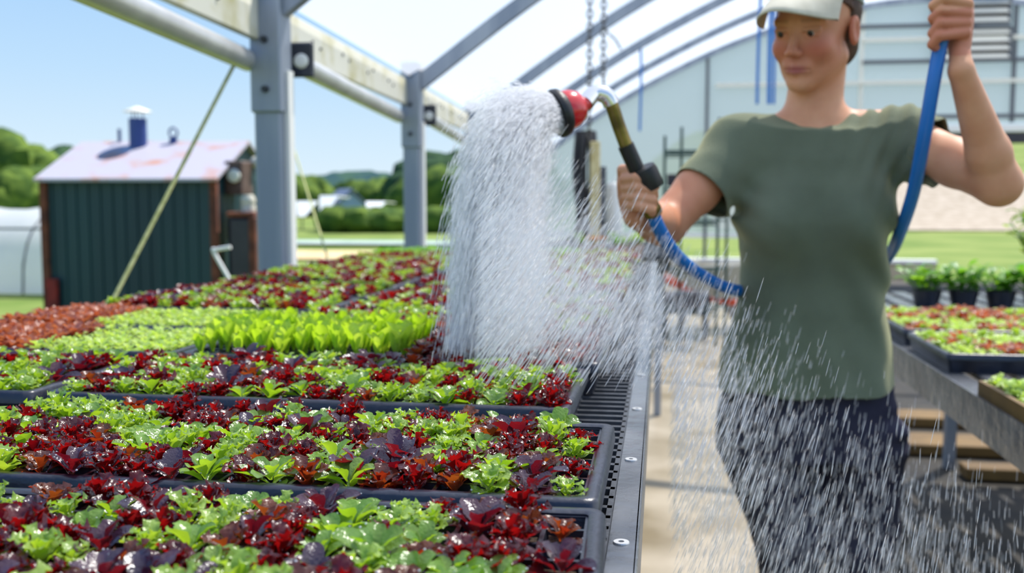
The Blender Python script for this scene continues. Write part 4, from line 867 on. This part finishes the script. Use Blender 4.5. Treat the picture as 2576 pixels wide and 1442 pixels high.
# things by the far bench (behind spray)
fz = .9
def standobj(fn, nm, lab, cat): o = fn(); o.name = nm; return tag(o, lab, cat)
p = W(1472, 470, 6.0); b = MB()
for i in range(7):
    a_ = i*.9; xo, yo = .045*cos(a_), .045*sin(a_); b.tube(spline([(p[0]+xo, 6.0+yo, W(0, 345, 6.0)[2]), (p[0]+xo*1.4, 6.0+yo, 1.35), (p[0]+xo*.8, 6.0+yo, 1.1), (p[0]+xo*1.3, 6.0+yo, fz+.012)], 12), .020, 8)
tag(b.build('coiled_cable', M['darkbox'], None, True), 'bundle of dark cable hanging behind the spray', 'cable')
p = W(1497, 470, 5.9); b = MB(); b.box((p[0], 5.9, fz+.32), (.055, .04, .63), bev=.004); tag(b.build('wooden_stake', M['straw']), 'pale wooden stake upright behind the spray', 'stake')
p = W(1545, 470, 6.1); b = MB(); b.lathe([(0, 0), (.05, 0), (.052, .01), (.052, .36), (.04, .39), (.03, .40), (0, .40)], 20, (p[0], 6.1, fz+.001)); tag(b.build('white_canister', M['white'], None, True), 'tall white canister behind the hand', 'canister')
p = W(1515, 450, 6.3); b = MB(); b.box((p[0], 6.3, fz+.25), (.05, .05, .5)); tag(b.build('dark_post', M['darkframe']), 'thin dark post between stake and canister', 'post')
for i, (px, Y, kind, lab) in enumerate(((1470, 5.55, 'basil', 'green potted plant left of the orange flowers'), (1560, 5.5, 'basil', 'green potted plant right of the orange flowers'), (1600, 5.6, 'oak', 'light green potted plant at the far bench end'))):
    p = W(px, 600, Y); nursery_pot(p[0], Y, fz, .045, .05, lab, kind, 7, .08, .06, 5, .9, 'plants on the far bench', 'terracotta')
for i, px in enumerate((1486, 1508)):
    p = W(px, 595, 5.48); t = thing('flower_pot', ['orange flowers in a small pot, nearer the spray', 'orange flowers in a small pot, nearer the hand'][i], 'flowers', (p[0], 5.48, fz), 0, 'orange flowers')
    b = MB(); b.lathe([(0, 0), (.03, 0), (.04, .05), (.036, .05), (0, .045)], 16); b.build('pot', M['terracotta'], t, True)
    b = MB()
    for k in range(9):
        a_ = rng.random()*6.28; r_ = rng.random()*.04; c = np.array([cos(a_)*r_, sin(a_)*r_, .07+rng.random()*.03])
        for j in range(6): b.ball(c+(cos(j)*.010, sin(j)*.010, 0), (.009, .009, .004), 6)
    b.build('blossom', M['flower'], t, True); MB().tube([(0, 0, .04), (0, 0, .075)], .012, 6).build('stem', LM['basil'], t)
# dark green tray of grass like seedlings at the outer bench end
gy = 4.08
t = plug_tray(12, 8, 'black tray of dense dark green grassy seedlings at the far outer bench end', -.62, gy, 0, z=BZ+.052) if False else None
# ---------------------------------------------------------------- guy rope, bent pipe outside
g0 = W(612, 118, 3.36); g1_ = W(262, 800, 2.75); g1_ = W(284, 756, 2.72)
dr = (g1_-g0); e_ = g0+dr*1.55
b = MB(); b.tube([g0, g0+dr*.5, g1_, e_], .0065, 8); tag(b.build('guy_rope', M['rope'], None, True), 'taut yellow green guy rope slanting down from the thick post', 'rope')
b = MB(); a = W(738, 370, 5.9); c = W(830, 668, 5.0); b.tube([a, (a+c)/2, c], .006, 6); tag(b.build('guy_rope', M['rope'], None, True), 'thin dark guy rope slanting down between thick post and second post', 'rope')
b = MB(); b.tube(spline([W(575, 700, 6.2), W(538, 634, 6.2), W(545, 628, 6.2), W(580, 622, 6.2)], 24), .012, 10); o_ = b.V[0]; 
pz = W(575, 700, 6.2); b.tube([pz, pz+(W(575, 700, 6.2)-W(538, 634, 6.2))*4.], .012, 10); tag(b.build('bent_pipe', M['white'], None, True), 'bent white pipe end in front of the shed corner', 'pipe')

# ---------------------------------------------------------------- green shed (outdoor furnace)
SY = 9.2; gs = -.5
a = W(118, 600, SY); c = W(530, 600, SY); w = c[0]-a[0]; ze = W(300, 446, SY)[2]; dep = 1.75; rdir = radians(4)
t = thing('furnace_shed', 'dark green metal furnace shed with pale rusty roof outside', 'shed', (a[0], SY, gs), rdir)
zr = W(300, 362, SY+dep/2)[2]; he = ze-gs; hr = zr-gs
b = MB(); b.add([(0, 0, 0), (w, 0, 0), (w, dep, 0), (0, dep, 0), (0, 0, he), (w, 0, he), (w, dep, he), (0, dep, he), (0, dep/2, hr-.02), (w, dep/2, hr-.02)], [(0, 1, 5, 4), (1, 2, 6, 9, 5), (2, 3, 7, 6), (3, 0, 4, 8, 7)])
for i in range(14): x = w*(i+.5)/14; b.box((x, -.008, he/2), (.03, .016, he-.02))
for i in range(12): y = dep*(i+.5)/12; b.box((w+.006, y, he/2), (.012, .03, he-.02))
b.build('siding', M['shed'], t)
ov = .06; b = MB(); n1 = np.array([0, -(hr-he), dep/2]); n1 = n1/np.linalg.norm(n1)
for s in (0, 1):
    y0_, y1_ = (-.10, dep/2) if s == 0 else (dep+.10, dep/2); z0_ = he-.10*(hr-he)/(dep/2); V = [(-ov, y0_, z0_), (w+ov, y0_, z0_), (w+ov, y1_, hr), (-ov, y1_, hr)]
    V += [(x, y, z+.03) for x, y, z in V]; b.add(V, [(0, 1, 2, 3), (7, 6, 5, 4), (0, 4, 5, 1), (1, 5, 6, 2), (2, 6, 7, 3), (3, 7, 4, 0)])
b.build('roof', M['shedroof'], t)
for x in (0., w): b = MB(); b.box((x, -.02, he/2), (.07, .06, he-.01)); b.build('corner_trim', M['rust'], t)
b = MB(); b.box((.07, -.06, .40), (.11, .05, 1.0)); b.build('red_panel', M['redpaint'], t)
def shp(px, py, yy): # photograph point at local depth yy of the shed
    p_ = W(px, py, SY+yy); return p_
fx = shp(349, 340, dep/2)[0]-a[0]+.09; b = MB(); r_ = .092; ft = W(349, 300, SY+dep/2)[2]-gs
b.tube([(fx, dep/2-.12, hr-.16), (fx, dep/2-.12, ft)], r_, 20); fl = b.build('flue', M['navy'], t, True)
b = MB(); b.lathe([(.0, .060), (.05, .045), (.145, .006), (.15, 0), (.13, 0), (0, .03)], 24, (fx, dep/2-.12, ft+.07)); b.build('flue_cap', M['louver'], t, True)
for k in range(3): b = MB(); b.tube([(fx+.06*cos(k*2.1), dep/2-.12+.06*sin(k*2.1), ft-.02), (fx+.06*cos(k*2.1), dep/2-.12+.06*sin(k*2.1), ft+.1)], .006, 6); b.build('cap_strut', M['navy'], t)
vx = shp(434, 340, dep/2)[0]-a[0]+.06; b = MB(); b.tube([(vx, dep/2-.05, hr-.08), (vx, dep/2-.05, hr+.06)], .042, 14); th = np.linspace(0, 2*pi, 19); b.tube(np.stack([vx+.045*np.cos(th), 0*th+dep/2-.05, hr+.115+.05*np.sin(th)], 1), .012, 8, cap=False); b.build('roof_vent', M['navy'], t, True)
vx = shp(313, 340, dep/2)[0]-a[0]; b = MB(); b.tube([(vx, dep/2-.02, hr-.05), (vx, dep/2-.02, hr+.16)], .018, 10); b.build('vent_pipe', M['navy'], t, True)
# boxes on the gable side
b = MB(); b.box((w+.10, .42, he+.0), (.18, .34, .34), bev=.01); b.build('meter_box', M['brownbox'], t)
b = MB(); b.lathe([(0, .03), (.06, .025), (.07, 0)], 16, (w+.11, .245, he+.02), (0, -1, 0)); b.build('meter_dial', M['louver'], t, True)
b = MB(); b.ball((w+.22, .62, he+.17), (.07, .07, .06), 12); b.build('lamp', M['beige'], t, True)
b = MB(); b.box((w+.02, .12, hr-.34), (.01, .2, .3)); 
tt = thing('fuel_tank', 'dark rusty machine with pale cap beside the shed', 'machine', (a[0]+w+.23, SY+.35, gs), rdir)
MB().box((0, 0, .76), (.26, .4, 1.52), bev=.03).build('machine_body', M['darkbox'], tt); MB().box((.12, -.17, .76), (.07, .1, 1.52), bev=.01).build('rusty_edge', M['rust'], tt)
MB().box((0, 0, 1.545), (.28, .42, .05), bev=.01).build('rusty_top', M['rust'], tt); b = MB(); b.lathe([(0, .17), (.05, .17), (.075, .13), (.075, .09), (.065, .08), (.075, .06), (.075, 0)], 18, (.03, -.05, 1.57)); b.build('pale_cap', M['beige'], tt, True)
# ---------------------------------------------------------------- low white tunnel
ty = 17.5; p0 = W(-700, 600, ty); p1 = W(300, 600, ty); rt = .74
t = thing('low_tunnel', 'low white plastic growing tunnel at the left behind the shed', 'tunnel', (0, 0, 0))
V = []; nq = 17; xs = np.linspace(p0[0], p1[0], 24)
for i, x in enumerate(xs):
    for k in range(nq): a_ = pi*k/(nq-1); rr_ = rt*(1+.02*sin(i*1.7)); V.append((x, ty+1.3*cos(a_)*-1, gs+1.52*rr_/.74*sin(a_)**.8*1.0))
raw('tunnel_film', V, [(i*nq+k, i*nq+k+1, (i+1)*nq+k+1, (i+1)*nq+k) for i in range(23) for k in range(nq-1)], M['sheetwhite'], t)
for i in range(0, 24, 5): MB().tube([(xs[i], ty-1.3*cos(pi*k/12)*1.01, gs+1.54*sin(pi*k/12)**.8) for k in range(13)], .02, 6).build('hoop', M['darkframe'], t, True)
b = MB(); b.box(((p0[0]+p1[0])/2, ty-1.34, gs+1.17), (p1[0]-p0[0], .02, .04)); b.build('side_board', M['darkframe'], t)
# crop rows before the tunnel
sp4 = [[p1[0]-1.2-rng.random()*5.5, 12.6+rng.random()*2.4, gs-.06, 'basil', '', 9, 0, 0, True, 9] for _ in range(1500)]
o = mass('crop_leaves', sp4, 'green leafy crop rows in front of the white tunnel', lambda s: (4, 3), scale=5.); 
# ---------------------------------------------------------------- houses, trees, hills
def house(loc, rz, w, d, he, hr, lab, wins):
    t = thing('farmhouse', lab, 'house', loc, rz)
    b = MB(); b.add([(-w/2, -d/2, -1), (w/2, -d/2, -1), (w/2, d/2, -1), (-w/2, d/2, -1), (-w/2, -d/2, he), (w/2, -d/2, he), (w/2, d/2, he), (-w/2, d/2, he), (0, -d/2, hr-.1), (0, d/2, hr-.1)], [(0, 1, 5, 8, 4), (1, 2, 6, 5), (2, 3, 7, 9, 6), (3, 0, 4, 7)]); b.build('house_wall', M['housewall'], t)
    b = MB(); sl_ = (hr-he)/(w/2)
    for s in (-1, 1):
        V = [(s*(w/2+.25), -d/2-.2, he-.25*sl_), (s*(w/2+.25), d/2+.2, he-.25*sl_), (0, d/2+.2, hr), (0, -d/2-.2, hr)]; V += [(x, y, z+.15) for x, y, z in V]; b.add(V, [(0, 1, 2, 3), (7, 6, 5, 4), (0, 4, 5, 1), (1, 5, 6, 2), (2, 6, 7, 3), (3, 7, 4, 0)])
    b.build('roof', M['houseroof'], t)
    for x, z in wins: b = MB(); b.box((x, -d/2-.03, z), (.36, .06, .5)); f = b.build('window', M['white'], t); b = MB(); b.box((x, -d/2-.07, z), (.28, .05, .42)); b.build('pane', M['window'], f)
    return t
hY = 62; hp = W(900, 560, hY); hz_ = gz(hp[0], hY)
hse = house((hp[0]-.8, hY, hz_), radians(36), 2.3, 2.4, W(0, 522, hY)[2]-hz_, W(0, 481, hY)[2]-hz_, 'pale blue farmhouse with grey gable roof in the distance', ((-.45, .95), (.45, .95)))
def canopy(x0, y0, x1, y1, Y, lab):
    p = W(x0, y0, Y); q = W(x1, y1, Y); w = q[0]-p[0]; h = p[2]-q[2]; t = thing('white_canopy', lab, 'canopy', ((p[0]+q[0])/2, Y, gz(p[0], Y)), 0, 'white canopies by the farmhouse'); z0 = q[2]-gz(p[0], Y)
    b = MB(); b.add([(-w*.5, 0, z0+h), (w*.5, 0, z0+h), (w*.16, -1., z0), (-w*.18, -1., z0), (-w*.5, 2, z0+h*.9), (w*.5, 2, z0+h*.9)], [(0, 3, 2, 1), (0, 1, 5, 4)]); o = b.build('canopy_sheet', M['white'], t); s = o.modifiers.new('s', 'SOLIDIFY'); s.thickness = .05
    for x in (-w*.3, w*.3): b = MB(); b.tube([(x, .2, 0), (x, .2, z0+h*.9)], .04, 6); b.build('pole', M['darkframe'], t)
canopy(745, 506, 802, 544, 54, 'white canopy left of the farmhouse'); canopy(804, 492, 852, 536, 53, 'white canopy in front of the farmhouse roof'); canopy(862, 524, 926, 543, 52.5, 'flat white canopy at the farmhouse right corner'); canopy(920, 507, 972, 536, 54.5, 'white canopy right of the farmhouse')
def blob(rg, c, r, sub=2, amp=.28, fq=1.2):
    b = MB(); n = 14; b.ball((0, 0, 0), 1., n); V = b.V[0]; k = vnoise(V*fq*2+rg.random()*50, 1)*.6+vnoise(V*fq*5+rg.random()*50, 2)*.4; return np.array(c)+V*(1+amp*(k[:, None]-.5)*2)*np.array(r), b.F
def tree(x, y, h, r, m, lab, z=None, group='trees beyond the field'):
    z = gz(x, y) if z is None else z; t = thing('tree', lab, 'tree', (x, y, z), 0, group)
    b = MB(); b.tube([(0, 0, -.3), (0, 0, h*.5)], [r*.07, r*.05], 8); b.build('trunk', M['bark'], t)
    b = MB()
    for k in range(11):
        a_ = k*2.4+rng.random(); q = rng.random(); zz = h*(.38+.55*q); rr_ = r*(.56 if q < .7 else .40); v, f = blob(rng, (cos(a_)*r*.5*(1-q*.6), sin(a_)*r*.5*(1-q*.6), zz), (rr_, rr_, rr_*.8)); b.add(v, f)
    b.build('crown', M[m], t, True)
DW = ['first', 'second', 'third', 'fourth', 'fifth', 'sixth']
for i, (px, top, Y, r, m) in enumerate(((-110, 330, 50, 3.4, 'tree1'), (-20, 352, 52, 3.4, 'tree1'), (40, 368, 47, 2.8, 'tree1'), (92, 392, 58, 2.8, 'tree2'), (135, 380, 66, 3.0, 'tree2'), (75, 440, 42, 2.0, 'tree1'), (20, 440, 38, 2.0, 'tree1'), (180, 430, 60, 2.6, 'tree2'))):
    p = W(px, top, Y); tree(p[0], Y, p[2]-gz(p[0], Y), r, m, ['tree crown cut by the picture edge', 'tall leafy tree nearest the picture edge', 'tall rounded tree above the white tunnel', 'darker tree in the dip left of the shed', 'bluish tree peeking over the shed roof corner', 'low bushy tree between tunnel and shed', 'low bushy tree above the tunnel', 'tree mostly behind the shed roof'][i])
for i, (px, top, Y, r, m) in enumerate(((1110, 415, 88, 5.2, 'tree2'), (1165, 402, 84, 5.2, 'tree2'), (1230, 395, 86, 5.5, 'tree2'), (1090, 455, 76, 3.8, 'tree1'), (1150, 450, 74, 4.0, 'tree1'), (975, 468, 96, 3.6, 'tree1'), (1030, 462, 92, 3.8, 'tree1'), (765, 462, 94, 3.8, 'tree1'), (700, 445, 90, 4., 'tree1'), (905, 472, 100, 3.6, 'tree1'), (1290, 400, 88, 5., 'tree2'))):
    p = W(px, top, Y); tree(p[0], Y, p[2]-gz(p[0], Y), r, m, ['dark tree right of the second post', 'tall dark tree beside the spray edge', 'tall dark tree behind the spray', 'lighter tree at the foot of second post', 'lighter tree low beside the spray', 'tree right of the farmhouse', 'tree behind the second post', 'tree left of the farmhouse roof', 'tree hidden by the thick post', 'small tree above the farmhouse gable', 'dark tree hidden by the spray'][i])
for i, px in enumerate((860, 900, 940, 985, 1030, 1085, 1130, 1175)):
    Y = 50+2*(i % 3); p = W(px, 528 if i % 2 else 520, Y); t = thing('shrub', ['round shrub below the flat white canopy', 'second shrub right from the farmhouse', 'third shrub right from the farmhouse', 'shrub just left of the second post', 'shrub behind the second post', 'shrub just right of the second post', 'shrub beside the spray', 'shrub hidden in the spray'][i], 'shrub', (p[0], Y, gz(p[0], Y)), 0, 'shrubs along the far field'); h = p[2]-gz(p[0], Y); b = MB()
    for k in range(5): v, f = blob(rng, (rng.normal(0, .5), rng.normal(0, .3), h*.45), (1.0, .9, h*.55)); b.add(v, f)
    b.build('leaf_mass', M['tree1'], t, True)
# forested hills: one bumpy canopy surface
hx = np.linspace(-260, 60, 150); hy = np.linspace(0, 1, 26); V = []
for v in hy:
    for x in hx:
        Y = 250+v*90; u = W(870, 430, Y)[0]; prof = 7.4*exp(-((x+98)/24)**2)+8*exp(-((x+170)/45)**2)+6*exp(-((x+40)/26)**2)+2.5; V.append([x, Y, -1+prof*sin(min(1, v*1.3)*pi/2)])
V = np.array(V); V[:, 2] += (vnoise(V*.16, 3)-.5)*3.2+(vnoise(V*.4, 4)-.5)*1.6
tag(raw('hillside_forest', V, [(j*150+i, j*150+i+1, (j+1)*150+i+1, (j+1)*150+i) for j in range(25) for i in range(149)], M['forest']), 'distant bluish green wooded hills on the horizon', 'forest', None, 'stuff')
# flowering bed by the road at the right
for i, px in enumerate((2330, 2395, 2465)):
    pass
# ---------------------------------------------------------------- water spray
def streaks(P, Dv, L, R, n=4):
    Dv = Dv/np.linalg.norm(Dv, axis=1)[:, None]; u = np.cross(Dv, rng.normal(size=Dv.shape)); u /= np.linalg.norm(u, axis=1)[:, None]; v = np.cross(Dv, u); N_ = len(P)
    V = np.zeros((N_, 2+2*n, 3)); V[:, 0] = P-Dv*L[:, None]/2; V[:, -1] = P+Dv*L[:, None]/2
    for k in range(n):
        a_ = 2*pi*k/n; o_ = (u*cos(a_)+v*sin(a_))*R[:, None]; V[:, 1+k] = P-Dv*(L*.22)[:, None]+o_*.75; V[:, 1+n+k] = P+Dv*(L*.26)[:, None]+o_
    F = []
    for k in range(n):
        k2 = (k+1) % n; F += [(0, 1+k2, 1+k, 1+k), (1+k, 1+k2, 1+n+k2, 1+n+k), (1+n+k, 1+n+k2, 1+2*n, 1+2*n)]
    T3 = np.array([(f[0], f[1], f[2]) for f in F if f[2] == f[3]]); Q4 = np.array([f for f in F if f[2] != f[3]]); Q4t = np.concatenate([Q4[:, [0, 1, 2]], Q4[:, [0, 2, 3]]]); T = np.concatenate([T3, Q4t])
    return V.reshape(-1, 3), (T[None]+(np.arange(N_)*(2+2*n))[:, None, None]).reshape(-1, 3)

KD = 11.; n = 95000
a_ = rng.random(n)*6.28; r_ = np.sqrt(rng.random(n)); u_ = np.cross(ax, (0, 0, 1)); u_ /= np.linalg.norm(u_); v_ = np.cross(ax, u_)
O = hc+ax*.034+(u_*(np.cos(a_)*r_)[:, None]+v_*(np.sin(a_)*r_)[:, None])*.036
v0 = np.stack([-1.45*rng.random(n)**.62-.02, -2.1+rng.normal(0, .75, n), np.zeros(n)], 1); v0[:, 2] = .10-.16*v0[:, 0]+rng.normal(0, .16, n)
t_ = .34*rng.random(n)**.9; E_ = np.exp(-KD*t_); P = O+v0*((1-E_)/KD)[:, None]; P[:, 2] -= 4.5*t_**2; Vv = v0*E_[:, None]; Vv[:, 2] -= 9*t_; Vv[:, 1] -= .6; Vv[:, 0] -= .25
k = P[:, 2] > ZT+.012
S1 = streaks(P[k], Vv[k]+rng.normal(0, .12, (k.sum(), 3)), rng.uniform(.012, .036, k.sum()), rng.uniform(.00024, .00062, k.sum()))
n = 420000; x_ = rng.uniform(-.36, .80, n); y_ = np.where(x_ < 0, rng.uniform(1.15, 1.74, n), rng.uniform(1.08, 1.90, n)); z_ = rng.uniform(.12, 1.36, n)
zt_ = np.interp(x_, [-.42, -.2, -.07, .05, .15, .37, .58, .8], [1.30, 1.27, 1.18, 1.10, 1.04, .88, .74, .62])+rng.normal(0, .04, n)
w_ = (x_ > -.185*y_)*np.where(x_ < .14, .95-.78*np.clip((x_+.16)/.30, 0, 1), .085+.05*np.clip((.9-z_)/.3, 0, 1))*np.where(x_ > .30, np.clip((.85-x_)/.42, 0, 1)**1.5*.8, 1)*np.clip((zt_-z_)/.16, 0, 1)*(1-np.clip(1.-(x_-.03*y_)/(.10*y_), 0, 1)*(1-np.clip((z_-.62)/.25, .12, 1)))
k = (rng.random(n) < w_) & ((x_ > 0.02) | (z_ > ZT+.02)); P = np.stack([x_, y_, z_], 1)[k]
Vv = np.stack([-.95+np.where(P[:, 0] < .1, 2.2*(np.clip(P[:, 0], -.3, .1)), 1.1*np.clip(P[:, 0], 0, .6)+.11), np.full(len(P), -.85), np.full(len(P), -2.0)], 1)+rng.normal(0, .10, (len(P), 3))
S2 = streaks(P, Vv, rng.uniform(.012, .036, len(P)), rng.uniform(.00022, .00058, len(P)))
tag(raw('water_spray', np.concatenate([S1[0], S2[0]]), np.concatenate([S1[1], S2[1]+len(S1[0])]), M['water']), 'white plume of water drops falling from the wand head over the trays', 'water spray', None, 'stuff')
